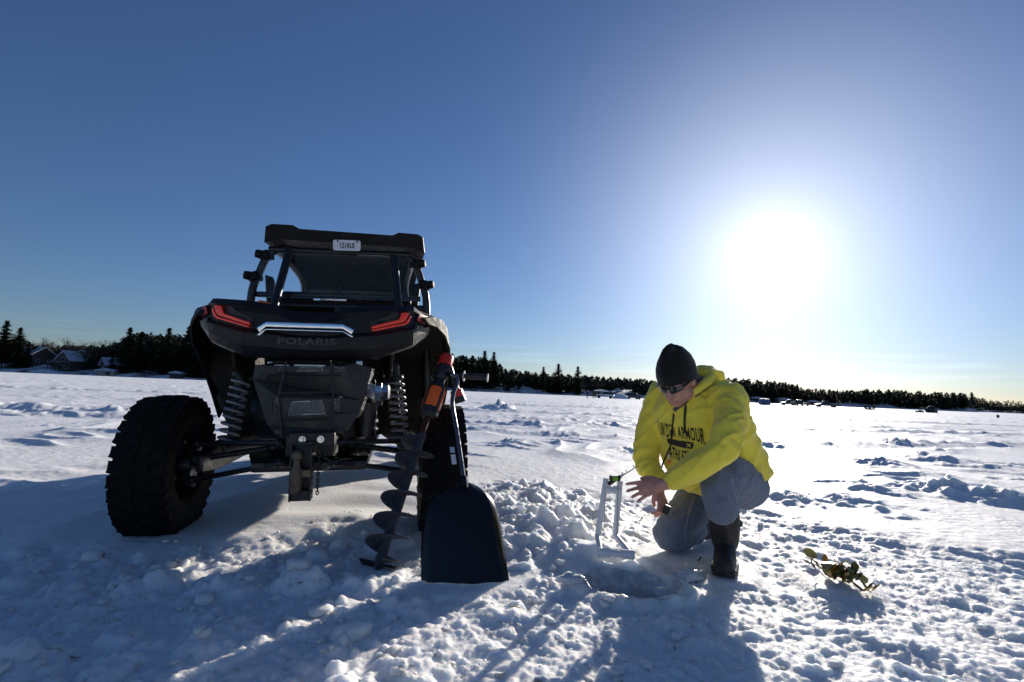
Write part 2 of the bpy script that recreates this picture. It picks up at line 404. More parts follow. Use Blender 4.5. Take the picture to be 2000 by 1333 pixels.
def snow_z(x, y): return float(snow_h(np.array([x]), np.array([y]))[0])

def polar_ground():
    fr = np.linspace(-R(64), R(64), 800); bk = np.linspace(R(64), 2*math.pi-R(64), 62)[1:-1]
    ang = np.concatenate([fr, bk])
    rad = [0.0]; rr = 0.35
    while rr < 4000:
        rad.append(rr); k = 0.045 if rr < 1.15 else 0.0046 if rr < 9 else 0.0085 if rr < 45 else 0.03 if rr < 200 else 0.12
        rr *= 1+k
    rad = np.array(rad[1:]); A, D = np.meshgrid(ang, rad); x = D*np.sin(A); y = D*np.cos(A)
    z = snow_h(x.ravel(), y.ravel()).reshape(x.shape)
    V = np.stack([x.ravel(), y.ravel(), z.ravel()], 1); n = len(ang); m = len(rad)
    i, j = np.meshgrid(np.arange(m-1), np.arange(n), indexing='ij'); j2 = (j+1) % n
    Fq = np.stack([i*n+j, (i+1)*n+j, (i+1)*n+j2, i*n+j2], -1).reshape(-1, 4)
    V = np.concatenate([V, [[0, 0, float(z[0].mean())]]]); c = len(V)-1
    cap = np.stack([np.full(n, c), np.arange(n), (np.arange(n)+1) % n, (np.arange(n)+1) % n], -1)
    o = np_mesh('snow_ground', V, Fq, M_SNOW)
    o.data.materials.append(M_SNOW_FAR); o.data.polygons.foreach_set('material_index', np.repeat((rad[:-1] > 7.5).astype(np.int32), n))
    bm = bmesh.new(); bm.from_mesh(o.data); bm.verts.ensure_lookup_table()
    for k in range(n): 
        try: bm.faces.new((bm.verts[c], bm.verts[(k+1) % n], bm.verts[k])).smooth = True
        except ValueError: pass
    bm.to_mesh(o.data); bm.free()
    tag(o, 'snow-covered frozen lake with trampled clods and wind ridges', 'snow', kind='structure'); del o['category']
    return o
ground = polar_ground()
# ------------------------------------------------------------------ far shore: bank, woods, houses, people and vehicles on the ice
SHORE = [(-500, 170), (-200, 190), (0, 200), (420, 200), (700, 206), (890, 215), (1170, 262), (1400, 300), (1600, 335), (1760, 400), (1890, 440), (1905, 900), (2000, 950), (2500, 1000)]
def shoreY(px): return float(np.interp(px, [a for a, _ in SHORE], [b for _, b in SHORE]))
def shore_pt(px, back=0.0):
    """a place on or behind the shoreline in the direction of column px (lake level)"""
    Y = shoreY(px)+back; x = (px-1000)/1000*Y; return Vector((x, Y, bank_h(px, back)))
def bank_h(px, back):
    p = px/37.0; s = 1.0 if px < 500 else 0.75
    return max(0.0, (0.9*min(1, back/3.0) + 3.6*s*min(1, max(0, back-2)/22.0) + 5.0*min(1, max(0, back-20)/90.0))*(0.8+0.25*math.sin(p)+0.18*math.sin(p*2.7+1)))

def bank_mat():
    g = NG('snowy_woodland_floor'); p = g.n('ShaderNodeBsdfPrincipled'); v = g.coord()
    mx = g.n('ShaderNodeMix', data_type='RGBA'); g.l(g.rng(g.noise(v, 0.16, 8, 0.7), 0.44, 0.60, 0, 1), mx.inputs[0]); mx.inputs[6].default_value = (0.74, 0.77, 0.82, 1)
    g.l(g.ramp(g.noise(v, 0.9, 5), [(0.3, (0.03, 0.025, 0.02)), (0.7, (0.10, 0.085, 0.07))]), mx.inputs[7]); g.l(mx.outputs[2], p.inputs['Base Color']); p.inputs['Roughness'].default_value = 0.9
    g.l(g.bump(g.noise(v, 1.2, 5), 0.6, 0.3), p.inputs['Normal']); g.l(p.outputs[0], g.out.inputs[0]); return g.m
pxs = np.arange(-480, 2480, 6.0); bks = [0, 1.2, 3, 6, 10, 16, 24, 36, 55, 90, 150, 260]
BV = np.array([[shore_pt(p_, b_)[:] for p_ in pxs] for b_ in bks]); BV[0, :, 2] -= 0.4
BV[1:, :, 2] += 0.35*fbm(BV[1:, :, 0]/6, BV[1:, :, 1]/6, 3, 301)*np.minimum(1, np.array(bks[1:]))[:, None]
nb_ = len(pxs); ii, jj = np.meshgrid(np.arange(len(bks)-1), np.arange(nb_-1), indexing='ij')
bk = np_mesh('shore_terrain', BV.reshape(-1, 3), np.stack([ii*nb_+jj, ii*nb_+jj+1, (ii+1)*nb_+jj+1, (ii+1)*nb_+jj], -1).reshape(-1, 4), bank_mat()); bk['kind'] = 'structure'; bk['label'] = 'low snowy bank along the wooded lake shore'

def leaf_mat(name, c0, c1):
    g = NG(name); p = g.n('ShaderNodeBsdfPrincipled'); v = g.coord(); oi = g.n('ShaderNodeObjectInfo')
    a = g.n('ShaderNodeMath', operation='ADD'); g.l(g.noise(v, 0.8, 3), a.inputs[0]); g.l(g.rng(oi.outputs['Random'], 0, 1, -0.2, 0.2), a.inputs[1])
    g.l(g.ramp(a.outputs[0], [(0.3, c0), (0.7, c1)]), p.inputs['Base Color']); p.inputs['Roughness'].default_value = 0.8; p.inputs['Specular IOR Level'].default_value = 0.15; g.l(p.outputs[0], g.out.inputs[0]); return g.m
M_PINE = leaf_mat('pine_needles', (0.020, 0.030, 0.018), (0.048, 0.060, 0.030)); M_BARK = leaf_mat('bark', (0.030, 0.024, 0.020), (0.060, 0.050, 0.042)); M_TWIG = leaf_mat('bare_twigs', (0.060, 0.048, 0.040), (0.115, 0.092, 0.076))

def pine_mesh(seed, h=18.0, wide=0.20, irregular=0.25, bare=0.10):
    g = random.Random(seed); tr = MB(); bend = g.uniform(-0.3, 0.3)
    tr.tube([(bend*math.sin(t*3)*0.6, 0, h*t) for t in (0, 0.25, 0.5, 0.75, 0.97)], [0.26, 0.21, 0.15, 0.09, 0.02], 6)
    V, Fc = [], []
    lv = int(h*2.3)
    for i in range(lv):
        t = bare + (0.995-bare)*i/(lv-1); R_ = h*wide*((1-t)**0.75)*(1+irregular*math.sin(i*1.9+seed)+g.uniform(-irregular, irregular)) + 0.18
        for k in range(g.randint(6, 8)):
            a = g.uniform(0, 2*math.pi); r = R_*g.uniform(0.65, 1.1); droop = g.uniform(-0.12, 0.22)*r; n = max(2, int(r/0.55))
            for q in range(n):
                f_ = (q+0.6)/n; c = np.array([math.cos(a)*r*f_, math.sin(a)*r*f_, h*t - droop*f_*f_ + 0.15*g.uniform(-1, 1)]); sz = (0.42+0.55*(1-f_*0.5))*g.uniform(0.75, 1.3)
                for _ in range(2):
                    o = len(V); d1 = np.array([math.cos(a), math.sin(a), g.uniform(-0.3, 0.4)])*sz + np.array([g.uniform(-1, 1), g.uniform(-1, 1), g.uniform(-0.5, 0.5)])*0.25*sz; d2 = np.array([-math.sin(a), math.cos(a), g.uniform(-0.4, 0.4)])*sz*0.55
                    V += [c-d1*0.5+d2, c-d1*0.5-d2, c+d1]; Fc.append((o, o+1, o+2))
    return tr, np.array(V), np.array(Fc)

def bare_mesh(seed, h=16.0):
    g = random.Random(seed); tr = MB(); tw = MB(); cnt = [0]
    def grow(p, d, L_, r, lev):
        n = 3; pts = [p]; q = p.copy(); dd = d.copy()
        for i in range(n): dd = (dd + Vector((g.uniform(-1, 1), g.uniform(-1, 1), g.uniform(-0.2, 0.5)))*0.16).normalized(); q = q + dd*(L_/n); pts.append(q.copy())
        (tr if lev < 2 else tw).tube(pts, [r*(1-0.55*i/n) for i in range(n+1)], 5 if lev < 2 else 3, cap=False)
        if lev >= 4: return
        for k in range((4, 4, 4, 4)[lev] + g.randint(0, 1)):
            t = g.uniform(0.35, 1.0); i = min(n-1, int(t*n)); b = pts[i].lerp(pts[i+1], t*n-i); a = g.uniform(0, 6.28); sp = g.uniform(0.45, 0.95); s_, u_, _ = basis(dd); nd = (dd*math.cos(sp) + (s_*math.cos(a)+u_*math.sin(a))*math.sin(sp) + Vector((0, 0, 0.25))).normalized(); grow(b, nd, L_*g.uniform(0.45, 0.68), max(0.028, r*0.48), lev+1)
    grow(Vector((0, 0, -0.3)), Vector((0, 0, 1)), h*0.52, h*0.014, 0); return tr, tw

def np_to_mesh(name, V, Fc, m):
    o = np_mesh(name, V, Fc, m, smooth=False); return o
PINES, BARES = [], []
hidden_src = []
for k, (w_, ir, br) in enumerate(((0.21, 0.2, 0.04), (0.29, 0.35, 0.03), (0.17, 0.25, 0.08), (0.33, 0.5, 0.12), (0.25, 0.35, 0.15))):
    tr, V, Fc = pine_mesh(40+k, 18.0, w_, ir, br); t = tr.build('trunk', M_BARK); c = np_to_mesh('crown', V, Fc, M_PINE); PINES.append((t.data, c.data)); hidden_src += [t, c]
for k in range(5):
    tr, tw = bare_mesh(70+k*3, 16.0); t = tr.build('trunk', M_BARK, smooth=0, recalc=False); c = tw.build('crown', M_TWIG, smooth=0, recalc=False); BARES.append((t.data, c.data)); hidden_src += [t, c]
for o in hidden_src: bpy.data.objects.remove(o)

TREES_N = [0]
def tree(kind, px, back, h, label, group, var=None):
    src = PINES if kind == 'pine' else BARES; i = TREES_N[0] if var is None else var; TREES_N[0] += 1; t, c = src[i % len(src)]; p = shore_pt(px, back); base = 18.0 if kind == 'pine' else 16.0
    o = empty('pine_tree' if kind == 'pine' else 'bare_tree', p - Vector((0, 0, 0.2)), (i*2.4) % 6.28); k = h/base; o.scale = (k*(0.9+0.25*((i*37) % 10)/10), k*(0.9+0.25*((i*53) % 10)/10), k)
    for nm, me in (('trunk', t), ('crown', c)):
        q = bpy.data.objects.new(nm, me); COL.objects.link(q); q.parent = o
    tag(o, label, 'tree', group); return o
tg = random.Random(21)
def top_h(px, ytop, back):
    """height of a tree whose tip reaches image row ytop at column px"""
    p = shore_pt(px, back); q = at(px, ytop, p.y); return max(3.0, q.z-p.z)
# single trees that stand out
for px, yt, bk_, var, lab in ((10, 626, 6, 3, 'tall ragged pine at the far left end of the shore'), (38, 640, 8, 1, 'shorter rounded pine beside the tall ragged one at far left'), (252, 640, 5, 1, 'broad dark pine just right of the two lake houses'), (275, 648, 7, 0, 'dense pine close behind the broad one right of the houses'), (328, 641, 8, 0, 'slender pine between the broad pines and the vehicle'), (368, 637, 6, 1, 'large full pine nearest the vehicle on the left shore'), (395, 662, 7, 0, 'lower pine touching the left side of the vehicle'), (58, 668, 10, 0, 'small pine filling the gap beside the left lake house'),
                              (948, 686, 6, 2, 'tallest thin pine in the stand right of the vehicle'), (966, 688, 8, 0, 'full pointed pine next to the tallest thin one'), (925, 695, 7, 4, 'pine with rounded top near the drill handle'), (1093, 711, 6, 1, 'layered pine standing above the bare woods mid shore'), (1131, 716, 7, 1, 'lone layered pine left of the parked silver car'), (1064, 717, 9, 2, 'narrow pine in the bare woods mid shore'), (1900, 767, 6, 3, 'flat-topped pine at the tip of the wooded point')):
    tree('pine', px, bk_, top_h(px, yt, bk_), lab, None, var)
# rows: columns from, to, step, row of the tips, kind, label, group
ROWS = [(60, 232, 9, 655, 'bare', 'leafless tree in the row behind the two lake houses', 'bare trees behind the lake houses'), (276, 345, 10, 650, 'bare', 'leafless tree rising behind the dark pines on the left shore', 'bare trees behind the left pines'),
        (225, 415, 12, 678, 'pine', 'low dark pine in the thicket between houses and vehicle', 'low pines left of the vehicle'),
        (884, 975, 8, 702, 'pine', 'dark pine in the dense stand right of the vehicle', 'dense pines right of the vehicle'), (975, 1060, 7, 718, 'bare', 'leafless tree in the mixed woods mid shore', 'bare trees mid shore'), (980, 1140, 13, 732, 'pine', 'short pine among the leafless trees mid shore', 'short pines mid shore'), (1060, 1290, 7, 738, 'bare', 'leafless tree in the even row behind the parked silver car', 'bare trees behind the parked car'),
        (1405, 1560, 7, 748, 'pine', 'pine in the dark row just right of the kneeling person', 'pines right of the person'), (1560, 1670, 8, 757, 'bare', 'leafless tree in the low woods above the distant trucks', 'bare trees above the trucks'), (1560, 1780, 9, 764, 'pine', 'pine in the low woods right of the distant trucks', 'pines right of the trucks'), (1780, 1890, 8, 770, 'pine', 'pine on the wooded point at the far right', 'pines on the wooded point')]
for a, b, st, yt, kind, lab, grp in ROWS:
    px = a; ORD = 0
    while px < b:
        ORD += 1; nth = str(ORD) + ('th' if 10 <= ORD % 100 <= 20 else {1: 'st', 2: 'nd', 3: 'rd'}.get(ORD % 10, 'th'))
        bk_ = tg.uniform(5, 26) if kind == 'pine' else tg.uniform(12, 34); q = px + tg.uniform(-st*0.4, st*0.4)
        tree(kind, q, bk_, top_h(q, yt + tg.uniform(-4, 8), bk_)*tg.uniform(0.94, 1.0), nth + ' from the left: ' + lab, grp, tg.choice((1, 3, 4, 1, 0)) if kind == 'pine' and q > 880 else None); px += st
# the wood behind them, one dark mass
def wood(name, a, b, n, yt0, label, b0, b1):
    """crowns and stems of a whole wood, coarse because it is seen as one mass"""
    Vs, Fs, base = [], [], 0; r_ = np.random.default_rng(n)
    for i in range(n):
        px = a + (b-a)*(i+r_.random())/n; bk_ = r_.uniform(b0, b1); p = shore_pt(px, bk_); yt = float(np.interp(px, [q[0] for q in yt0], [q[1] for q in yt0])) + r_.uniform(-6, 9); h = max(4.0, at(px, yt, p.y).z-p.z)
        m = 210; t = r_.random(m)**0.8; con = r_.random() < (0.7 if px < 420 else 0.28); R_ = h*(0.28*(1-t)**0.6+0.03 if con else 0.30*np.sin(np.pi*np.clip(0.12+0.9*t, 0, 1))**0.6*0.9); ang = r_.uniform(0, 6.283, m); rr = R_*np.sqrt(r_.random(m))
        c = np.stack([rr*np.cos(ang), rr*np.sin(ang), h*(0.02+0.97*t)], 1); sz = (0.5+0.055*h*(1-t*0.75))[:, None]; d1 = r_.normal(size=(m, 3))*sz*0.75; d2 = r_.normal(size=(m, 3))*sz*0.75
        tri = np.stack([c+d1*0.6, c-d1*0.5+d2*0.5, c-d1*0.4-d2*0.6], 1).reshape(-1, 3) + np.array(p[:]); Vs.append(tri); Fs.append(np.arange(m*3).reshape(-1, 3)+base); base += m*3
    o = np_mesh(name, np.concatenate(Vs), np.concatenate(Fs), M_PINE, smooth=False); o['kind'] = 'stuff'; o['label'] = label
wood('far_wood', -250, 1890, 1300, [(-250, 660), (50, 668), (70, 680), (215, 680), (235, 668), (260, 655), (400, 660), (900, 698), (970, 708), (985, 724), (1060, 733), (1290, 748), (1310, 742), (1420, 743), (1555, 752), (1570, 764), (1665, 768), (1680, 764), (1780, 768), (1890, 774)], 'dense dark woods behind the trees along the lake shore', 14, 75)
wood('far_point_wood', 1880, 2450, 420, [(1890, 778), (1960, 787), (2450, 800)], 'low dark woods on the most distant shore at the right edge', 2, 60)

# ---- lake houses
M_WALLD = mat('dark_timber_siding', (0.055, 0.045, 0.040), 0.8, var=0.3, scale=1.5); M_ROOFS = mat('snowy_roof', (0.48, 0.52, 0.60), 0.85, var=0.12, scale=0.6, dust=((0.10, 0.10, 0.12), 0.8, 0.35)); M_TRIM = mat('pale_trim', (0.45, 0.45, 0.46), 0.7); M_PANE = mat('dark_pane', (0.03, 0.035, 0.045), 0.1); M_BEIGE = mat('beige_block_wall', (0.30, 0.27, 0.22), 0.85, var=0.15, scale=2.0)
def house(px, back, rz, w, dp, h, rh, label, wall=M_WALLD, wins=(), porch=None, chimney=True):
    p = shore_pt(px, back); o = empty('lake_house', p, rz); tag(o, label, 'house')
    m = MB(); m.loft([[Vector((-w/2, y, -1)), Vector((-w/2, y, h)), Vector((0, y, h+rh*0.97)), Vector((w/2, y, h)), Vector((w/2, y, -1))] for y in (0, dp)]); wl = m.build('wall', wall, o, smooth=0)
    for s in (-1, 1):
        m = MB(); m.loft([[Vector((s*(w/2+0.6), y, h-0.45)), Vector((0, y, h+rh)), Vector((0, y, h+rh+0.35)), Vector((s*(w/2+0.65), y, h-0.15))] for y in (-0.7, dp+0.7)]); rf = m.build('roof', M_ROOFS, o, smooth=0)
    if chimney: m = MB(); m.box((w*0.2, dp*0.6, h+rh*0.9), (0.9, 0.9, 2.2)); m.build('chimney', M_WALLD, rf, bevel=0.05)
    for (x, z, a, b) in wins:
        m = MB(); m.box((x, -0.04, z), (a, 0.08, b)); wn = m.build('window', M_TRIM, o); m = MB(); m.box((x, -0.09, z), (a-0.25, 0.04, b-0.25)); m.build('pane', M_PANE, wn)
    if porch:
        x, z, a, b = porch; m = MB(); m.box((x, -1.6, z), (a, 3.2, 0.25)); m.build('balcony', M_WALLD, o, bevel=0.03); m = MB(); m.box((x, -3.15, z+1.0), (a, 0.1, 0.12)); m.build('railing', M_TRIM, o)
        for k in range(4): m = MB(); m.box((x-a/2+0.2+(a-0.4)*k/3, -3.05, z/2-0.6), (0.25, 0.25, z+1.2)); m.build('post', M_WALLD, o)
    return o
house(128, 11, R(-20), 9.5, 14, 4.4, 3.6, 'dark lake house with snowy roof, the left one of the pair', wins=((-2.4, 1.4, 1.6, 1.6), (0, 1.4, 1.6, 1.6), (2.4, 1.4, 1.6, 1.6), (0, 4.6, 1.8, 1.5)), porch=(0, 2.5, 8.5, 1))
house(90, 15, R(70), 8.5, 12, 4.2, 3.0, 'long snowy-roofed wing at the outer side of the left lake house', wins=((-2, 1.5, 1.4, 1.4), (2, 1.5, 1.4, 1.4)), chimney=False)
house(162, 16, R(15), 9.0, 12, 4.8, 3.4, 'dark lake house with steep gable, the right one of the pair', wins=((-2.2, 1.6, 1.5, 1.6), (2.2, 1.6, 1.5, 1.6), (0, 4.8, 1.6, 1.4)))
house(207, 10, R(-35), 7.5, 9, 3.2, 2.8, 'small gabled addition beside the broad dark pine', wins=((0, 1.4, 2.2, 1.5),), chimney=False)
def hut(name, px, back, w, dp, h, label, cat_, wall, roofm, rz=0.0):
    p = shore_pt(px, back); p.z = max(p.z, 0.05); o = empty(name, p, rz); tag(o, label, cat_); m = MB(); m.box((0, dp/2, h/2-0.3), (w, dp, h+0.6)); m.build('wall', wall, o, bevel=0.05); m = MB(); m.loft([[Vector((-w/2-0.4, y, h-0.1)), Vector((-w/2-0.4, y, h+0.15)), Vector((0, y, h+0.9)), Vector((w/2+0.4, y, h+0.15)), Vector((w/2+0.4, y, h-0.1))] for y in (-0.4, dp+0.4)]); m.build('roof', roofm, o, smooth=0)
    m = MB(); m.box((w*0.15, -0.05, h*0.42), (w*0.22, 0.1, h*0.7)); m.build('door', M_WALLD, o); return o
hut('boathouse', 212, 1.0, 7.4, 4, 1.9, 'low beige boathouse at the water line below the right lake house', 'boathouse', M_BEIGE, M_ROOFS)
hut('boathouse', 349, 1.0, 4.6, 3.5, 1.9, 'small dark boathouse under the pines left of the vehicle', 'boathouse', M_WALLD, M_ROOFS)
hut('shore_cabin', 1178, 1.0, 6.5, 5, 2.6, 'pale cabin with snowy roof behind the parked silver car', 'cabin', M_WALLD, mat('bright_snow_roof', (0.8, 0.8, 0.8), 0.8))
hut('shore_cabin', 1484, 2.0, 9, 6, 2.4, 'shore cabin behind the blue ice shelter', 'cabin', M_WALLD, M_ROOFS); hut('shore_cabin', 1535, 2.0, 8, 6, 2.8, 'shore cabin behind the smaller dark truck', 'cabin', M_BEIGE, M_ROOFS); hut('shore_cabin', 1591, 2.0, 8, 6, 2.2, 'shore cabin behind the dark pickup with bright windscreen', 'cabin', M_WALLD, M_ROOFS)
p = shore_pt(1030, 0.5); p.z = 0; bl_ = empty('boat_lift', p); tag(bl_, 'pale open boat lift frame on the mid shore', 'boat lift')
for x in (-2.6, 0, 2.6): m = MB(); m.box((x, 0, 1.1), (0.16, 0.16, 2.2)); m.build('post', M_TRIM, bl_)
m = MB(); m.loft([[Vector((-3.2, y, 2.2)), Vector((-1.8, y, 2.9)), Vector((1.8, y, 2.9)), Vector((3.2, y, 2.2)), Vector((1.8, y, 2.75)), Vector((-1.8, y, 2.75))] for y in (-1.2, 1.2)]); m.build('canopy', M_TRIM, bl_, smooth=0)
m = MB(); m.box((0, 0, 0.9), (5.2, 0.12, 0.14)); m.build('rail', M_TRIM, bl_)

# ---- vehicles, shelters and people out on the ice
M_GLS = mat('car_glass', (0.02, 0.022, 0.026), 0.08); M_TYR = mat('far_tyre', (0.012, 0.012, 0.012), 0.8)
def car(px, Y, rz, body, label, kind='suv', col=None):
    q = at(px, 780, Y); o = empty('parked_car' if kind == 'suv' else 'pickup_truck', (q.x, Y, snow_z(q.x, Y)), rz); tag(o, label, 'car' if kind == 'suv' else 'truck')
    L = 4.6 if kind == 'suv' else 5.5; w = 0.9
    side = [(-L/2, 0.45), (-L/2, 0.95), (-L/2+0.15, 1.05), (L/2-1.35, 1.08), (L/2-0.15, 0.92), (L/2, 0.7), (L/2, 0.45)]
    m = MB(); m.loft([[Vector((x, y, z)) for x, z in side] for y in (-w, -w+0.08, w-0.08, w)]); m.build('body', body, o, bevel=0.05)
    cab = [(-L/2+0.1, 1.05), (-L/2+0.35, 1.62), (0.35, 1.68), (1.05, 1.08)] if kind == 'suv' else [(-0.55, 1.05), (-0.40, 1.70), (0.65, 1.72), (1.25, 1.08)]
    m = MB(); m.loft([[Vector((x*1.0, y*(1 if z < 1.2 else 0.84), z)) for x, z in cab] for y in (-w+0.04, w-0.04)]); m.build('cabin', M_GLS, o, bevel=0.03)
    m = MB(); m.loft([[Vector((cab[1][0]-0.03, y, cab[1][1]-0.03)), Vector((cab[2][0]+0.03, y, cab[2][1]-0.03)), Vector((cab[2][0], y, cab[2][1]+0.05)), Vector((cab[1][0], y, cab[1][1]+0.05))] for y in (-0.74, 0.74)]); m.build('roof', body, o, bevel=0.02)
    for s in (-1, 1):
        for x in (-L/2+0.85, L/2-0.85):
            m = MB(); m.lathe([(0.0, -0.11), (0.30, -0.11), (0.35, -0.07), (0.35, 0.07), (0.30, 0.11), (0.0, 0.11)], c=(x, s*0.82, 0.35), axis=(0, 1, 0), n=16); m.build('wheel', M_TYR, o)
    for x, mm in ((L/2-0.03, M_TRIM), (-L/2+0.02, M_RED_FAR)):
        for s in (-1, 1): m = MB(); m.box((x, s*0.68, 0.82), (0.08, 0.3, 0.16)); m.build('headlight' if x > 0 else 'tail_light', mm, o)
    return o
M_RED_FAR = mat('far_red_lens', (0.3, 0.02, 0.02), 0.3)
M_SILV = mat('silver_car_paint', (0.38, 0.41, 0.46), 0.3, metal=0.5, var=0.05, coat=0.5); M_DCAR = mat('dark_car_paint', (0.02, 0.021, 0.024), 0.25, var=0.1, coat=0.6)
car(1181, 128, R(175), M_SILV, 'silver car parked on the ice in front of the pale cabin'); car(1236, 140, R(10), M_DCAR, 'low dark car parked right of the silver car')
car(1562, 140, R(100), M_DCAR, 'dark truck seen end-on, left of the two distant trucks', 'pickup'); car(1613, 142, R(170), M_DCAR, 'dark pickup broadside on the ice, right of the two distant trucks', 'pickup'); car(1541, 150, R(165), M_DCAR, 'small dark car half hidden left of the end-on truck')
def far_person(px, Y, h, col, label, sit=False):
    q = at(px, 780, Y); z = snow_z(q.x, Y); root = empty('person', (q.x, Y, z)); tag(root, label, 'person', None); m = MB(); k = h/1.75
    hip = Vector((0, 0, (0.45 if sit else 0.9)*k)); ch_ = hip + Vector((0.03 if sit else 0, -0.05, 0.5*k))
    for s in (-1, 1):
        kn = hip + Vector((s*0.12, -0.38, 0.02)) if sit else Vector((s*0.11, -0.03*s, 0.48*k)); ft = Vector((s*0.13, -0.42 if sit else 0.05*s, 0.06)); limb(m, [hip + Vector((s*0.09, 0, 0)), kn, ft], [0.10, 0.085, 0.07], 8, 3); m.ball(ft + Vector((0, -0.08, 0)), (0.06, 0.13, 0.06), 8, 6)
        limb(m, [ch_ + Vector((s*0.19, 0, -0.03)), ch_ + Vector((s*0.27, -0.05, -0.28*k)), ch_ + Vector((s*0.18, -0.25, -0.40*k))], [0.08, 0.07, 0.05], 8, 3)
    limb(m, [hip, hip.lerp(ch_, 0.5), ch_], [0.15, 0.17, 0.16], 10, 3); limb(m, [ch_, ch_ + Vector((0, -0.02, 0.17*k))], [0.07, 0.06], 8, 2); m.ball(ch_ + Vector((0, -0.03, 0.28*k)), (0.095, 0.11, 0.125), 12, 8)
    fuse(m, 0.035, 2, 'body', col, root)
    m = MB(); m.ball(ch_ + Vector((0, -0.02, 0.33*k)), (0.11, 0.125, 0.09), 12, 8); m.build('hat', M_DCAR, root)
    return root
# ------------------------------------------------------------------ the side-by-side off-road vehicle
DUST = ((0.16, 0.14, 0.12), 0.5, 14.0)
M_PLAS = mat('black_plastic', (0.006, 0.0062, 0.007), 0.55, var=0.25, bump=0.12, bscale=350, spec=0.22, dust=((0.02, 0.02, 0.02), 0.25, 30.0))
M_PLAS2 = mat('satin_body_panel', (0.009, 0.0095, 0.012), 0.42, var=0.2, spec=0.25, dust=((0.035, 0.035, 0.035), 0.3, 26.0))
M_WELL = mat('brown_liner', (0.014, 0.012, 0.009), 0.75, var=0.35, spec=0.25, dust=((0.035, 0.028, 0.02), 0.5, 9.0))
M_FRAME = mat('powder_coated_tube', (0.009, 0.0095, 0.0105), 0.38, var=0.2)
M_STEEL = mat('dark_bumper_steel', (0.022, 0.0225, 0.022), 0.5, var=0.25, spec=0.4, dust=((0.06, 0.055, 0.045), 0.35, 18.0))
M_TYRE = mat('tyre_rubber', (0.0055, 0.0055, 0.0055), 0.85, var=0.3, bump=0.3, bscale=120, spec=0.2, dust=((0.016, 0.015, 0.014), 0.4, 16.0))
M_RIM = mat('black_rim', (0.02, 0.02, 0.02), 0.4, metal=0.5)
M_SPRING = mat('grey_spring_paint', (0.22, 0.225, 0.24), 0.4, var=0.15, dust=DUST)
M_ALU = mat('bare_aluminium', (0.62, 0.62, 0.60), 0.28, metal=1.0, var=0.12)
M_CHROME = mat('silver_trim', (0.80, 0.82, 0.86), 0.16, metal=1.0, var=0.05)
M_RED = mat('red_lens', (0.55, 0.03, 0.015), 0.25, var=0.15, coat=0.5, emit=((0.9, 0.05, 0.02), 0.09))
M_REFL = mat('red_reflector', (0.45, 0.04, 0.05), 0.45, var=0.2, spec=0.2)
M_ORANGE = mat('orange_paint', (0.75, 0.16, 0.03), 0.4, var=0.12)
M_PERF = mat('perforated_shield', (0.9, 0.9, 0.9), 0.3, metal=0.1, var=0.06)
M_PLATE = mat('white_plate', (0.72, 0.73, 0.76), 0.45, var=0.04)
M_BLACK = mat('black_lettering', (0.012, 0.012, 0.012), 0.5)
M_EMBOSS = mat('dark_grey_lettering', (0.028, 0.028, 0.032), 0.3)
M_BRASS = mat('weathered_brass', (0.13, 0.095, 0.06), 0.5, metal=0.5, var=0.3, scale=25)
M_SEAT = mat('black_seat_vinyl', (0.02, 0.02, 0.022), 0.55, bump=0.2)

def glass_mat(name, tint, dirt):
    g = NG(name); v = g.coord()
    tr = g.n('ShaderNodeBsdfTransparent'); tr.inputs[0].default_value = (*tint, 1)
    gl = g.n('ShaderNodeBsdfGlossy', Roughness=0.03); gl.inputs[0].default_value = (1, 1, 1, 1)
    fr = g.n('ShaderNodeFresnel', IOR=1.2); m1 = g.n('ShaderNodeMixShader'); g.l(fr.outputs[0], m1.inputs[0]); g.l(tr.outputs[0], m1.inputs[1]); g.l(gl.outputs[0], m1.inputs[2])
    df = g.n('ShaderNodeBsdfDiffuse'); df.inputs[0].default_value = (0.5, 0.48, 0.45, 1)
    vo = g.n('ShaderNodeTexVoronoi', Scale=70.0); g.l(v, vo.inputs['Vector']); spot = g.rng(vo.outputs['Distance'], 0.10, 0.22, 1, 0)
    film = g.noise(v, 3.0, 6, 0.6); k = g.n('ShaderNodeMath', operation='MULTIPLY'); g.l(spot, k.inputs[0]); g.l(g.rng(film, 0.4, 0.7, 0, dirt), k.inputs[1])
    m2 = g.n('ShaderNodeMixShader'); g.l(k.outputs[0], m2.inputs[0]); g.l(m1.outputs[0], m2.inputs[1]); g.l(df.outputs[0], m2.inputs[2])
    g.l(m2.outputs[0], g.out.inputs[0]); return g.m
M_GLASS = glass_mat('scratched_polycarbonate', (0.93, 0.95, 0.97), 0.03)

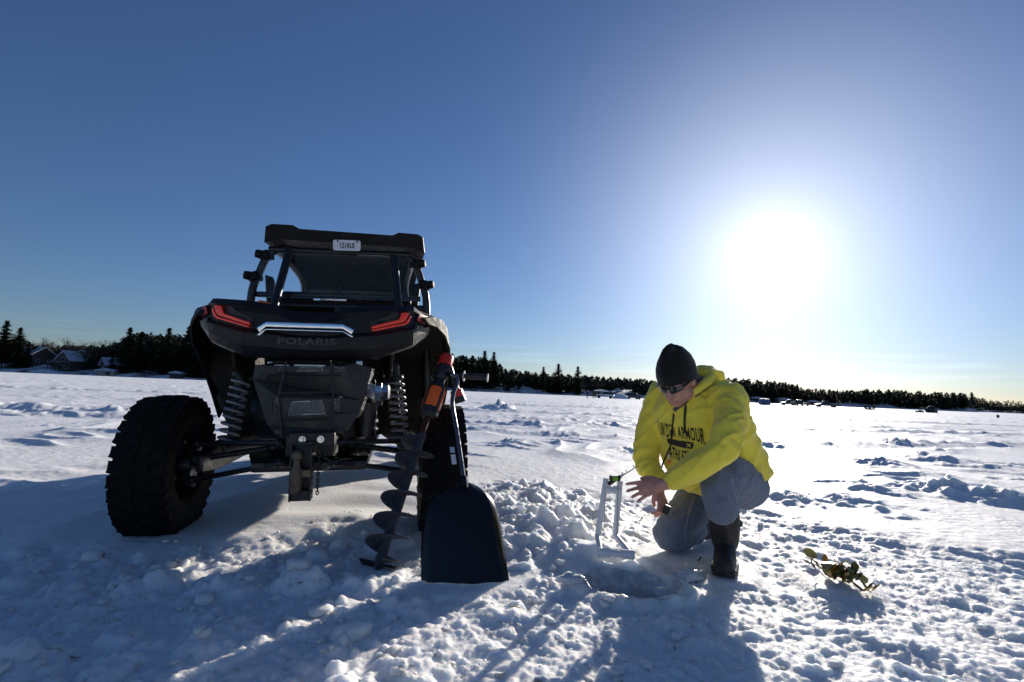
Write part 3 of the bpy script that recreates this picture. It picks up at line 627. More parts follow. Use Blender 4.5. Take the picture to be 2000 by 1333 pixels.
def make_utv():
    root = empty('side_by_side', (-1.048, 2.9374, 0.014), 0.214)
    root.rotation_mode = 'XYZ'; root.rotation_euler = (0, R(-2.0), 0.214)
    tag(root, 'black side-by-side off-road buggy with red tail lights and roof, seen from behind', 'off-road vehicle')
    Rr = 0.372; W = 0.237
    # ---- wheels
    tyre = MB()
    prof = [(0.185, -0.085), (0.20, -0.105), (0.26, -0.118), (0.32, -0.117), (0.347, -0.105), (0.357, -0.07), (0.360, 0), (0.357, 0.07), (0.347, 0.105), (0.32, 0.117), (0.26, 0.118), (0.20, 0.105), (0.185, 0.085)]
    tyre.lathe(prof, axis=(1, 0, 0), n=48, close=True)
    nb = 32
    for k in range(nb):
        for row, (x0, sx, sy, off, rr) in enumerate(((-0.086, 0.060, 0.060, 0.5, 0.344), (-0.030, 0.046, 0.050, 0.0, 0.354), (0.030, 0.046, 0.050, 0.5, 0.354), (0.086, 0.060, 0.060, 0.0, 0.344))):
            t = 2*math.pi*(k+off*0.9+0.1*row)/nb; M = Matrix.Rotation(t, 3, 'X') @ Matrix.Rotation(R(18 if row % 2 else -18), 3, 'Z')
            c = Matrix.Rotation(t, 3, 'X') @ Vector((x0, 0, rr+0.004)); tyre.box(c, (sx*0.95, sy*0.82, 0.020), M)
        for s in (-1, 1):
            t = 2*math.pi*(k+(0.5 if s < 0 else 0)*0.9)/nb; c = Matrix.Rotation(t, 3, 'X') @ Vector((s*0.113, 0, 0.325)); tyre.box(c, (0.012, 0.034, 0.05), Matrix.Rotation(t, 3, 'X'))
    rim = MB(); rim.lathe([(0.188, -0.1), (0.195, -0.095), (0.18, -0.08), (0.172, -0.03), (0.172, 0.06), (0.19, 0.092), (0.196, 0.1), (0.185, 0.1), (0.165, 0.06), (0.165, -0.07)], axis=(1, 0, 0), n=32, close=True)
    for k in range(8):
        t = 2*math.pi*k/8
        for dt in (-0.09, 0.09):
            a = Matrix.Rotation(t+dt*0.5, 3, 'X') @ Vector((0.055, 0, 0.05)); b = Matrix.Rotation(t+dt*1.6, 3, 'X') @ Vector((0.07, 0, 0.172)); rim.tube([a, b], [0.012, 0.014], 6)
    rim.lathe([(0.0, 0.045), (0.055, 0.05), (0.06, 0.07), (0.03, 0.085), (0.0, 0.085)], axis=(1, 0, 0), n=16)
    for k in range(4):
        t = 2*math.pi*(k+.5)/4; c = Matrix.Rotation(t, 3, 'X') @ Vector((0.07, 0, 0.035)); rim.cyl(c, c+Vector((0.03, 0, 0)), 0.009, n=6)
    disc = MB(); disc.lathe([(0.03, -0.012), (0.12, -0.012), (0.12, -0.004), (0.03, -0.004)], axis=(1, 0, 0), n=24, close=True)
    hub = MB(); hub.lathe([(0.0, -0.12), (0.05, -0.12), (0.06, -0.05), (0.065, 0.03), (0.0, 0.05)], axis=(1, 0, 0), n=16); hub.box((-0.10, 0.02, 0.0), (0.05, 0.10, 0.22)); hub.box((-0.06, -0.08, 0.07), (0.05, 0.07, 0.09))
    first = None
    for s, yy in ((-1, 0), (1, 0), (-1, 2.29), (1, 2.29)):
        w = empty('wheel', (s*0.716-0.035, yy, Rr-0.049-s*0.024)); w.parent = root; w.scale = (s, 1, 1); w.rotation_euler = (0.35*s+yy, 0, 0)
        if first is None:
            a = tyre.build('tyre', M_TYRE, w, smooth=30); b = rim.build('rim', M_RIM, w, bevel=0.0); c = disc.build('brake_disc', M_STEEL, w); d = hub.build('hub', M_FRAME, w, bevel=0.006); first = (a, b, c, d)
        else:
            for q in first: e = q.copy(); COL.objects.link(e); e.parent = w
    # ---- tail fascia: lofted across the width
    st = [(-0.603, 1.146, 1.105, -0.12), (-0.575, 1.168, 1.055, -0.19), (-0.50, 1.206, 0.988, -0.30), (-0.47, 1.204, 0.972, -0.325), (-0.32, 1.190, 0.910, -0.395),
          (-0.17, 1.170, 0.902, -0.415), (-0.10, 1.142, 0.90, -0.42), (0.0, 1.138, 0.898, -0.425)]
    st = st + [(-a, b, c, d) for a, b, c, d in reversed(st[:-1])]
    def sec(x, zt, zb, yr):
        h = zt-zb
        return [Vector((x, yr+0.26, zt-0.03)), Vector((x, yr+0.20, zt-0.002)), Vector((x, yr+0.035, zt)), Vector((x, yr+0.008, zt-0.12*h)), Vector((x, yr+0.022, zt-0.20*h)), Vector((x, yr+0.018, zt-0.50*h)),
                Vector((x, yr-0.006, zt-0.58*h)), Vector((x, yr, zt-0.80*h)), Vector((x, yr+0.03, zb+0.01)), Vector((x, yr+0.06, zb)), Vector((x, yr+0.26, zb+0.03))]
    f = MB().loft([sec(*q) for q in st]); f.build('tail_fascia', M_PLAS2, root, smooth=14, bevel=0.0)
    def yface(x, up=True):
        return float(np.interp(x, [q[0] for q in st], [q[3] for q in st]))
    # lens recesses and lamps
    for s in (-1, 1):
        def fr(u, v, w): return Vector((s*u, yface(s*u)+0.016-w, v))
        rec = MB(); rec.plate([[(0.272, 1.046), (0.278, 1.098), (0.36, 1.135), (0.40, 1.172), (0.475, 1.178), (0.492, 1.150), (0.482, 1.108), (0.44, 1.085)]], fr, 0.004); rec.build('lamp_recess', M_BLACK, root)
        lamp = empty('tail_light'); lamp.parent = root
        for k, poly in enumerate(([(0.286, 1.062), (0.288, 1.076), (0.422, 1.122), (0.436, 1.160), (0.474, 1.164), (0.462, 1.130), (0.446, 1.112)], [(0.292, 1.050), (0.288, 1.058), (0.452, 1.107), (0.470, 1.130), (0.480, 1.152), (0.487, 1.145), (0.474, 1.112), (0.458, 1.098)])):
            q = MB(); q.plate([poly], fr, 0.022); q.build('light_strip', M_RED, lamp, bevel=0.003)
        # side reflector on the angled corner and the small socket under it
        c = MB(); c.plate([[(0.515, 1.130), (0.535, 1.172), (0.585, 1.166), (0.566, 1.118)]], fr, 0.024); c.build('reflector', M_REFL, root, bevel=0.003)
        c = MB(); c.plate([[(0.498, 1.055), (0.512, 1.110), (0.556, 1.108), (0.538, 1.070)]], fr, 0.022); b = c.build('corner_bracket', M_STEEL, root, bevel=0.004)
        c = MB(); c.plate([[(0.514, 1.078), (0.518, 1.098), (0.532, 1.100), (0.528, 1.082)]], fr, 0.027); c.build('socket', M_BLACK, b)
    # silver trim bar and lettering
    bar = MB()
    pts = [(-0.247, 1.036), (-0.205, 1.066), (0.150, 1.066), (0.205, 1.040)]
    for zo, hh, dp in ((0.0, 0.024, 0.036), (-0.024, 0.006, 0.030)):
        up = [(x, z+zo+hh/2) for x, z in pts]; lo = [(x+(0.012 if i == 0 else -0.012 if i == 3 else 0), z+zo-hh/2) for i, (x, z) in enumerate(pts)]
        bar.plate([up+lo[::-1]], lambda u, v, w: Vector((u, yface(u)+0.012-w, v)), dp)
    bar.build('trim_bar', M_CHROME, root, bevel=0.004)
    vs, fs = text_mesh('POLARIS', 0.046, space=1.08, bold=0.0016)
    t = MB(); t.add([Vector((-0.018+v.x*1.45, yface(-0.018+v.x*1.45)-0.010, 0.986+v.y)) for v in vs], fs); t.build('lettering', M_EMBOSS, root, smooth=0)
    # ---- cargo bed, rear deck, fenders
    b = MB(); b.box((0, 0.10, 1.03), (0.78, 0.62, 0.02)); b.box((-0.40, 0.10, 1.10), (0.03, 0.62, 0.16)); b.box((0.40, 0.10, 1.10), (0.03, 0.62, 0.16)); b.box((0, 0.42, 1.12), (0.82, 0.03, 0.22)); b.build('cargo_bed', M_PLAS, root, bevel=0.008)
    for s in (-1, 1):
        fd = []
        for y, xo, z in ((-0.24, 0.585, 1.165), (-0.12, 0.64, 1.195), (0.02, 0.70, 1.195), (0.18, 0.745, 1.165), (0.34, 0.765, 1.10), (0.50, 0.775, 1.00), (0.64, 0.77, 0.86), (0.74, 0.75, 0.70)):
            lip = 0.05+0.10*min(1, (y+0.24)/0.4)
            fd.append([Vector((s*0.40, y, z+0.008)), Vector((s*(xo-0.10), y, z+0.012)), Vector((s*(xo-0.02), y, z-0.02)), Vector((s*xo, y-0.01, z-lip)), Vector((s*(xo-0.012), y-0.01, z-lip)), Vector((s*(xo-0.05), y, z-0.035)), Vector((s*0.40, y, z-0.012))])
        MB().loft(fd).build('fender', M_WELL if s > 0 else M_PLAS, root, smooth=35)
        ln = MB(); ln.plate([[(0.30, 1.10), (0.77, 1.02), (0.76, 0.86), (0.64, 0.60), (0.575, 0.46), (0.30, 0.44)]], lambda u, v, w: Vector((s*u, 0.47+0.16*(1.1-v)+w, v)), 0.02); ln.build('wheel_well_liner', M_WELL, root, bevel=0.005)
        inn = MB(); inn.plate([[(-0.30, 1.0), (0.50, 1.08), (0.52, 0.62), (0.1, 0.75), (-0.26, 0.86)]], lambda u, v, w: Vector((s*(0.40-0.05*(1.0-v)-w), u, v)), 0.015); inn.build('inner_fender', M_WELL, root)
        sd = MB(); sd.loft([[Vector((s*0.62, 0.62, 0.42)), Vector((s*0.76, 0.66, 0.72)), Vector((s*0.74, 0.66, 1.06)), Vector((s*0.58, 0.62, 1.14)), Vector((s*0.55, 0.62, 0.5))],
                            [Vector((s*0.66, 1.3, 0.38)), Vector((s*0.74, 1.3, 0.68)), Vector((s*0.72, 1.3, 0.98)), Vector((s*0.64, 1.3, 1.0)), Vector((s*0.6, 1.3, 0.42))],
                            [Vector((s*0.60, 1.85, 0.40)), Vector((s*0.68, 1.85, 0.70)), Vector((s*0.66, 1.85, 1.0)), Vector((s*0.58, 1.85, 1.04)), Vector((s*0.54, 1.85, 0.42))]])
        sd.build('door', M_PLAS2, root, smooth=30)
        ff = []
        for y, xo, z in ((1.80, 0.74, 0.78), (1.95, 0.77, 0.90), (2.15, 0.78, 0.97), (2.40, 0.77, 0.98), (2.60, 0.72, 0.93)):
            ff.append([Vector((s*0.36, y, z+0.06)), Vector((s*(xo-0.12), y, z+0.03)), Vector((s*xo, y, z-0.01)), Vector((s*(xo-0.02), y, z-0.06)), Vector((s*0.36, y, z))])
        MB().loft(ff).build('front_fender', M_PLAS2, root, smooth=35)
    hood = MB(); hood.loft([[Vector((-w, y, zb)), Vector((-w, y, zt-0.05)), Vector((-w*0.8, y, zt)), Vector((w*0.8, y, zt)), Vector((w, y, zt-0.05)), Vector((w, y, zb))] for y, w, zt, zb in ((1.72, 0.56, 1.16, 0.6), (1.9, 0.52, 1.14, 0.5), (2.3, 0.42, 1.04, 0.45), (2.62, 0.30, 0.88, 0.45), (2.70, 0.22, 0.74, 0.5))]); hood.build('hood', M_PLAS2, root, smooth=30)
    # ---- chassis and drivetrain behind the axle
    ch = MB(); ch.box((0, 0.72, 0.36), (0.56, 2.0, 0.05)); ch.box((0, 2.0, 0.42), (0.34, 0.9, 0.16)); ch.box((0, 0.30, 0.60), (0.44, 0.62, 0.40)); ch.box((0, -0.16, 0.52), (0.24, 0.28, 0.22)); ch.box((0.02, -0.12, 0.74), (0.34, 0.3, 0.2)); ch.build('chassis', M_FRAME, root, bevel=0.015)
    eng = MB(); eng.lathe([(0.0, -0.12), (0.13, -0.12), (0.15, -0.08), (0.15, 0.06), (0.11, 0.09), (0.0, 0.09)], c=(-0.27, 0.22, 0.60), axis=(1, 0, 0), n=20); mf = MB(); mf.lathe([(0.0, -0.16), (0.075, -0.16), (0.085, -0.13), (0.085, 0.13), (0.07, 0.16), (0.0, 0.16)], c=(0.05, -0.26, 0.80), axis=(1, 0, 0), n=18)
    mf.build('muffler', M_FRAME, root, smooth=35); eng = eng.build('clutch_cover', M_FRAME, root, smooth=35); eng = MB()
    eng.tube([(0.2, -0.24, 0.80), (0.27, -0.2, 0.78), (0.29, -0.05, 0.7), (0.25, 0.15, 0.62)], 0.028, 10); eng.build('exhaust_pipe', M_FRAME, root); eng = MB(); eng.cyl((0.26, -0.15, 0.50), (0.26, -0.15, 0.68), 0.055, 0.06, 14); eng.build('reservoir', M_FRAME, root, smooth=35)
    sh = MB(); sh.loft([[Vector((x, y0, zt)), Vector((x, y0-0.02, zt-0.015)), Vector((x, y0-0.03, zm)), Vector((x, y0, zb)), Vector((x, y0+0.07, zb)), Vector((x, y0+0.07, zt))] for x, y0, zt, zm, zb in ((0.250, -0.30, 0.775, 0.755, 0.745), (0.275, -0.36, 0.782, 0.75, 0.715), (0.312, -0.37, 0.782, 0.74, 0.702), (0.316, -0.38, 0.788, 0.74, 0.698), (0.345, -0.38, 0.788, 0.74, 0.698), (0.349, -0.37, 0.782, 0.74, 0.702), (0.378, -0.36, 0.778, 0.74, 0.702), (0.386, -0.33, 0.765, 0.74, 0.712))]); sh.build('heat_shield', M_ALU, root, smooth=35)
    pp = MB(); pp.cyl((0.335, -0.33, 0.70), (0.335, -0.33, 0.672), 0.018, 0.014, 10); pp.build('drain_fitting', M_STEEL, root); pp = MB(); pp.tube([(0.31, -0.3, 0.775), (0.30, -0.27, 0.82), (0.29, -0.22, 0.86)], 0.006, 6); pp.build('wire_clip', M_STEEL, root); pp = MB(); pp.tube([(0.365, -0.3, 0.775), (0.35, -0.27, 0.82), (0.34, -0.22, 0.86)], 0.006, 6); pp.build('wire_clip', M_STEEL, root)
    for x, zz, ww in ((-0.185, 0.873, 0.035), (0.232, 0.884, 0.03), (-0.1, 0.889, 0.05), (0.05, 0.891, 0.06)):
        q = MB(); q.box((x, -0.37, zz), (ww, 0.02, 0.028 if abs(x) > 0.12 else 0.008)); q.build('bracket', M_ALU, root, bevel=0.002)
    # ---- rear bumper: folded plate with mesh-filled openings
    yb = lambda u: -0.470 + 0.42*max(0.0, abs(u-0.012)-0.125)
    def bf(u, v, w): return Vector((u, yb(u)+0.05*(v-0.7)+w, v))
    outer = [(-0.252, 0.868), (-0.258, 0.800), (-0.215, 0.690), (-0.172, 0.585), (-0.113, 0.524), (0.125, 0.520), (0.190, 0.552), (0.243, 0.640), (0.262, 0.700), (0.296, 0.862), (0.215, 0.884), (0.150, 0.893), (-0.140, 0.889), (-0.205, 0.872)]
    holes = [[(-0.152, 0.842), (-0.146, 0.862), (-0.098, 0.864), (-0.104, 0.840)], [(-0.058, 0.838), (-0.048, 0.862), (0.068, 0.866), (0.068, 0.841)], [(0.118, 0.842), (0.118, 0.866), (0.160, 0.866), (0.176, 0.850), (0.168, 0.844)],
             [(-0.156, 0.712), (-0.152, 0.652), (-0.140, 0.646), (-0.122, 0.712)], [(-0.086, 0.628), (-0.066, 0.696), (0.074, 0.702), (0.090, 0.634)], [(0.124, 0.710), (0.130, 0.658), (0.142, 0.646), (0.152, 0.652), (0.154, 0.712)]]
    bp = MB()
    # split the outline at the two folds so the facets stay flat
    bp.plate([outer]+holes, bf, 0.012); bo = bp.build('bumper', M_STEEL, root, smooth=25)
    ribs = MB()
    for (x0, z0), (x1, z1) in (((-0.10, 0.885), (-0.125, 0.72)), ((-0.125, 0.72), (-0.10, 0.53)), ((0.105, 0.888), (0.122, 0.72)), ((0.122, 0.72), (0.11, 0.53)), ((-0.12, 0.735), (0.12, 0.742)), ((-0.10, 0.606), (0.105, 0.612)), ((-0.14, 0.815), (0.15, 0.82))):
        ribs.tube([bf(x0, z0, -0.003), bf(x1, z1, -0.003)], 0.006, 6)
    ribs.build('fold_rib', M_STEEL, bo)
    for hl in holes:
        g = MB(); xs = [p[0] for p in hl]; zs = [p[1] for p in hl]; x0, x1, z0, z1 = min(xs), max(xs), min(zs), max(zs); sp = 0.0125
        def inside(u, v):
            c = False; n = len(hl)
            for i in range(n):
                (ax, az), (bx, bz) = hl[i], hl[i-1]
                if (az > v) != (bz > v) and u < (bx-ax)*(v-az)/(bz-az)+ax: c = not c
            return c
        for sgn in (1, -1):
            for k in range(-60, 60):
                run = []
                for i in range(60):
                    u = x0 + (x1-x0+0.2)*i/59 - 0.1; v = (z0+z1)/2 + sgn*(u-(x0+x1)/2) + k*sp
                    if inside(u, v): run.append((u, v))
                if len(run) > 1: g.tube([bf(*run[0], 0.007), bf(*run[-1], 0.007)], 0.0017, 4)
        if g.v: g.build('mesh_screen', M_BLACK, bo, smooth=0)
        pnl = MB(); pnl.plate([[(x0-0.008, z0-0.006), (x0-0.008, z1+0.006), (x1+0.008, z1+0.006), (x1+0.008, z0-0.006)]], lambda u, v, w: bf(u, v, 0.018+w), 0.003); pnl.build('heat_shield_panel', M_PERF, bo, smooth=0)
    for x in (-0.20, 0.215): q = MB(); q.box(bf(x, 0.815, -0.002), (0.028, 0.012, 0.032)); q.build('slot_cover', M_BLACK, bo)
    for x in (-0.115, 0.155): q = MB(); q.box(bf(x, 0.555, -0.002), (0.036, 0.012, 0.024)); q.build('slot_cover', M_BLACK, bo)
    for s in (-1, 1):
        q = MB(); x = 0.29 if s > 0 else -0.25
        q.loft([[Vector((x, -0.40, 0.862)), Vector((x+s*0.015, -0.30, 0.862)), Vector((x+s*0.010, -0.30, 0.85)), Vector((x-s*0.006, -0.40, 0.85))], [Vector((x-s*0.07, -0.43, 0.62)), Vector((x-s*0.04, -0.30, 0.62)), Vector((x-s*0.05, -0.30, 0.61)), Vector((x-s*0.075, -0.42, 0.61))]]); q.build('bumper_wing', M_ALU if s > 0 else M_STEEL, bo)  # right wing in brighter metal: its lit side is put into the colour
    # ---- hitch with stacked balls
    hi = MB(); hi.box((0.045, -0.50, 0.525), (0.20, 0.10, 0.055)); hi.box((0.02, -0.52, 0.47), (0.07, 0.16, 0.06)); h = hi.build('receiver', M_STEEL, root, bevel=0.006)
    for x in (0.005, 0.085):
        q = MB(); q.cyl((x, -0.552, 0.525), (x, -0.566, 0.525), 0.016, 0.016, 12); q.cyl((x, -0.566, 0.525), (x, -0.578, 0.525), 0.010, 0.008, 6); q.build('bolt', M_ALU, h)
    dr = MB()
    for x in (-0.030, 0.055): dr.plate([[(-0.64, 0.50), (-0.57, 0.51), (-0.57, 0.262), (-0.64, 0.262)]], lambda u, v, w: Vector((x+w, u, v)), 0.007)
    dr.box((0.016, -0.605, 0.285), (0.08, 0.05, 0.045)); dr.box((0.016, -0.585, 0.40), (0.08, 0.012, 0.23)); d = dr.build('drop_bracket', M_STEEL, root, bevel=0.002)
    for k in range(7):
        q = MB(); q.cyl((0.063, -0.605, 0.48-0.03*k), (0.066, -0.605, 0.48-0.03*k), 0.008, 0.008, 8); q.build('pin_hole', M_BLACK, d)
    bl = MB(); bl.ball((0.0, -0.645, 0.462), 0.025, 16, 10); bl.lathe([(0.0, -0.10), (0.018, -0.10), (0.026, -0.085), (0.028, -0.02), (0.017, 0.0), (0.014, 0.03), (0.0, 0.03)], c=(0.0, -0.645, 0.415), n=16); bl.ball((0.0, -0.645, 0.318), 0.026, 16, 10); bl.box((0.035, -0.64, 0.385), (0.05, 0.02, 0.03)); bl.build('tow_ball', M_BRASS, d, smooth=50)
    q = MB(); q.ball((0.105, -0.50, 0.40), (0.024, 0.03, 0.024)); q.cyl((0.105, -0.54, 0.40), (0.105, -0.50, 0.40), 0.016, 0.022); q.tube([(0.085, -0.53, 0.46), (0.10, -0.55, 0.44), (0.125, -0.55, 0.43)], 0.005, 6); q.build('trailer_plug', M_STEEL, h)
    ch = MB(); 
    for k in range(14): ch.tube([(0.083+0.008*math.sin(k*2.1), -0.585, 0.47-0.016*k+0.007*math.cos(t)) if False else (0.083+0.006*math.cos(t)*(k % 2), -0.585+0.006*math.cos(t)*((k+1) % 2), 0.47-0.014*k+0.010*math.sin(t)) for t in [2*math.pi*j/8 for j in range(8)]], 0.0025, 5, closed=True)
    ch.build('safety_chain', M_STEEL, h)
    # ---- suspension
    for s in (-1, 1):
        for nm, a, b, r in (('radius_rod', (0.15, -0.30, 0.485), (0.60, -0.06, 0.46), 0.014), ('radius_rod', (0.13, -0.31, 0.385), (0.61, -0.07, 0.275), 0.014), ('drive_shaft', (0.16, -0.02, 0.44), (0.63, 0.0, 0.372), 0.017)):
            q = MB(); A = Vector((s*a[0], a[1], a[2])); B = Vector((s*b[0], b[1], b[2])); q.tube([A, B], r, 10); q.ball(A, r*1.7, 10, 6); q.ball(B, r*1.7, 10, 6)
            if nm == 'drive_shaft': q.lathe([(0.02, 0), (0.045, 0.01), (0.04, 0.05), (0.03, 0.06), (0.032, 0.08), (0.02, 0.1)], c=A, axis=(B-A), n=14); q.lathe([(0.02, 0), (0.045, -0.01), (0.04, -0.05), (0.03, -0.06), (0.02, -0.09)], c=B, axis=(B-A), n=14)
            q.build(nm, M_FRAME, root)
        tr = MB(); tr.loft([[Vector((s*x-dx, y, z-dz)), Vector((s*x+dx, y, z-dz)), Vector((s*x+dx, y, z+dz)), Vector((s*x-dx, y, z+dz))] for x, y, z, dx, dz in ((0.57, -0.10, 0.36, 0.02, 0.04), (0.56, 0.10, 0.38, 0.03, 0.075), (0.48, 0.5, 0.42, 0.035, 0.06), (0.34, 1.15, 0.42, 0.03, 0.035))]); tr.build('trailing_arm', M_FRAME, root, bevel=0.008)
        T = Vector((s*0.40, -0.02, 0.885)); B = Vector((s*0.455, -0.07, 0.44)); ax = (B-T)
        sk = MB(); sk.tube([T, T+ax*0.30], 0.030, 14); sk.tube([T+ax*0.3, B], 0.011, 10); sk.ball(T, 0.032); sk.ball(B, 0.026); sk.lathe([(0.0, -0.012), (0.052, -0.012), (0.056, 0.0), (0.05, 0.01), (0.0, 0.01)], c=T+ax*0.95, axis=ax, n=18); sk.lathe([(0.0, -0.01), (0.05, -0.01), (0.05, 0.008), (0.0, 0.008)], c=T+ax*0.14, axis=ax, n=18); so = sk.build('shock_absorber', M_STEEL, root)
        a, b, d = basis(ax); sp = MB(); pts = []; turns = 9.0
        for i in range(int(turns*16)+1):
            t = i/16*2*math.pi; fz = i/(turns*16); e = 0.16+0.77*(fz**1.0 if fz > 0.25 else fz*0.72/0.25*0.25+0.07*fz/0.25); pts.append(T+ax*min(0.93, e)+(a*math.cos(t)+b*math.sin(t))*(0.044+0.004*fz))
        sp.tube(pts, 0.0075, 7); sp.build('coil_spring', M_SPRING, so, smooth=60)
        fs = MB(); fs.tube([(s*0.16, 2.1, 0.40), (s*0.6, 2.29, 0.33)], 0.018, 8); fs.tube([(s*0.16, 2.4, 0.40), (s*0.6, 2.29, 0.33)], 0.018, 8); fs.tube([(s*0.18, 2.25, 0.55), (s*0.6, 2.29, 0.45)], 0.016, 8); fs.build('front_control_arm', M_FRAME, root)
        fk = MB(); fk.tube([(s*0.30, 2.2, 0.95), (s*0.50, 2.27, 0.40)], 0.035, 12); fk.build('front_shock', M_STEEL, root)
    # ---- cage, roof, screens, seats
    def arc(pts, n=6):
        P = [Vector(p) for p in pts]; out = []
        for i in range(len(P)-1):
            p0 = P[max(0, i-1)]; p1 = P[i]; p2 = P[i+1]; p3 = P[min(len(P)-1, i+2)]
            for k in range(n):
                t = k/n; out.append(0.5*((2*p1)+(p2-p0)*t+(2*p0-5*p1+4*p2-p3)*t*t+(3*p1-p0-3*p2+p3)*t**3))
        return out+[P[-1]]
    for s in (-1, 1):
        o = 0.045
        for nm, pts, r in (('rear_brace', [(s*0.375+o, 0.20, 1.08), (s*0.375+o, 0.24, 1.22), (s*0.33+o, 0.40, 1.645)], 0.025),
                           ('main_hoop', [(s*0.30+o, 0.45, 1.66), (s*0.40+o, 0.46, 1.665), (s*0.475+o, 0.46, 1.61), (s*0.525+o, 0.46, 1.48), (s*0.555+o, 0.45, 1.36), (s*0.562+o, 0.45, 1.10), (s*0.57+o, 0.46, 0.7)], 0.025),
                           ('roof_rail', [(s*0.44+o, 0.46, 1.66), (s*0.45+o, 0.9, 1.70), (s*0.43+o, 1.5, 1.63), (s*0.50+o, 1.78, 1.38), (s*0.58+o, 2.02, 1.02)], 0.024),
                           ('side_brace', [(s*0.55+o, 0.46, 1.30), (s*0.66+o, 0.9, 1.10), (s*0.64+o, 1.7, 1.06)], 0.02)):
            MB().tube(arc(pts), r, 12).build(nm, M_FRAME, root)
        for (x, y, z, sz) in ((s*0.495+o, 0.46, 1.615, 0.05), (s*0.555+o, 0.455, 1.47, 0.055)):
            q = MB(); q.lathe([(0.0, -0.03), (0.034, -0.03), (0.042, -0.02), (0.042, 0.02), (0.034, 0.03), (0.0, 0.03)], c=(x-s*0.012, y, z), axis=(0.3*s, 0, 1), n=14); q.lathe([(0.0, 0), (0.026, 0.0), (0.03, 0.012), (0.026, 0.04), (0.0, 0.045)], c=(x+s*0.008, y-0.02, z), axis=(s, -0.3, 0.1), n=12); q.box((x-s*0.04, y-0.01, z-0.012), (0.045, 0.03, 0.03)); q.build('tube_clamp', M_PLAS, root, bevel=0.003)
        mb = MB(); mb.loft([[Vector((s*(0.52)+o, 0.60, 1.52)), Vector((s*(0.46)+o, 0.58, 1.50)), Vector((s*0.455+o, 0.58, 1.34)), Vector((s*0.50+o, 0.60, 1.32))], [Vector((s*0.525+o, 0.66, 1.51)), Vector((s*0.47+o, 0.68, 1.49)), Vector((s*0.465+o, 0.68, 1.35)), Vector((s*0.51+o, 0.66, 1.33))]]); mb.build('belt_guide', M_PLAS, root, bevel=0.008)
    MB().tube([(-0.53, 0.45, 1.285), (0.59, 0.45, 1.305)], 0.024, 10).build('cross_bar', M_FRAME, root)
    MB().tube([(-0.50, 0.47, 1.36), (0.56, 0.47, 1.375)], 0.018, 10).build('harness_bar', M_FRAME, root)
    MB().tube([(-0.42, 0.45, 1.655), (0.48, 0.45, 1.675)], 0.022, 10).build('header_bar', M_FRAME, root)
    q = MB(); q.box((0.03, 0.44, 1.19), (0.05, 0.04, 0.20)); q.build('centre_post', M_FRAME, root, bevel=0.005)
    rs = []
    for y, k, zt, th in ((0.36, 1.0, 1.800, 0.118), (0.40, 1.01, 1.812, 0.118), (0.75, 1.0, 1.835, 0.115), (1.2, 0.96, 1.80, 0.09), (1.58, 0.90, 1.69, 0.11), (1.66, 0.88, 1.635, 0.075)):
        ring = [(-0.505, -th), (-0.495, -0.02), (-0.46, 0.0), (-0.335, 0.002), (-0.295, -0.02), (0.295, -0.02), (0.335, 0.002), (0.46, 0.0), (0.495, -0.02), (0.510, -th), (0.47, -th+0.012), (0.44, -th*0.75), (-0.44, -th*0.75), (-0.47, -th+0.012)]
        rs.append([Vector((0.068+x*k, y+(0.03 if z < -0.03 else 0), zt+z)) for x, z in ring])
    MB().loft(rs).build('roof', M_PLAS, root, smooth=25)
    rw = MB(); rw.plate([[(-0.47, 1.335), (0.54, 1.355), (0.545, 1.50), (0.49, 1.655), (-0.43, 1.64), (-0.485, 1.49)]], lambda u, v, w: Vector((u, 0.425+w, v)), 0.004); rwo = rw.build('rear_window', M_GLASS, root, smooth=0)
    edge = MB(); edge.tube([(-0.47, 0.424, 1.335), (0.54, 0.424, 1.355)], 0.003, 6); edge.build('window_edge', M_ALU, rwo)
    ws = MB(); ws.plate([[(-0.52, 1.05), (0.58, 1.05), (0.46, 1.62), (-0.40, 1.62)]], lambda u, v, w: Vector((u, 2.02-(v-1.05)*0.78+w, v)), 0.004); ws.build('windshield', M_GLASS, root, smooth=0)
    mr = MB(); mr.box((-0.06, 1.205, 1.475), (0.28, 0.02, 0.065), Matrix.Rotation(R(7), 3, 'X')); mro = mr.build('rear_view_mirror', M_PLAS, root, bevel=0.006)
    mg = MB(); mg.box((-0.06, 1.19, 1.473), (0.26, 0.004, 0.052), Matrix.Rotation(R(7), 3, 'X')); mg.build('mirror_glass', M_CHROME, mro)
    MB().tube([(-0.06, 1.21, 1.50), (-0.06, 1.25, 1.70)], 0.01, 6).build('mirror_stalk', M_FRAME, mro)
    for sx in (-0.27, 0.33):
        st_ = MB(); st_.loft([[Vector((sx-w, y, z)), Vector((sx-w*0.8, y-0.05, z+0.01)), Vector((sx+w*0.8, y-0.05, z+0.01)), Vector((sx+w, y, z)), Vector((sx+w*0.8, y+0.06, z)), Vector((sx-w*0.8, y+0.06, z))] for w, y, z in ((0.22, 0.85, 0.62), (0.235, 0.78, 0.8), (0.23, 0.72, 1.0), (0.20, 0.68, 1.16), (0.12, 0.66, 1.24), (0.11, 0.655, 1.34), (0.08, 0.65, 1.37))]); st_.box((sx, 1.08, 0.60), (0.44, 0.5, 0.14)); st_.build('seat', M_SEAT, root, smooth=50, bevel=0.01)
    dsh = MB(); dsh.box((0.03, 1.72, 1.02), (1.1, 0.22, 0.22)); dsh.build('dashboard', M_PLAS, root, bevel=0.03)
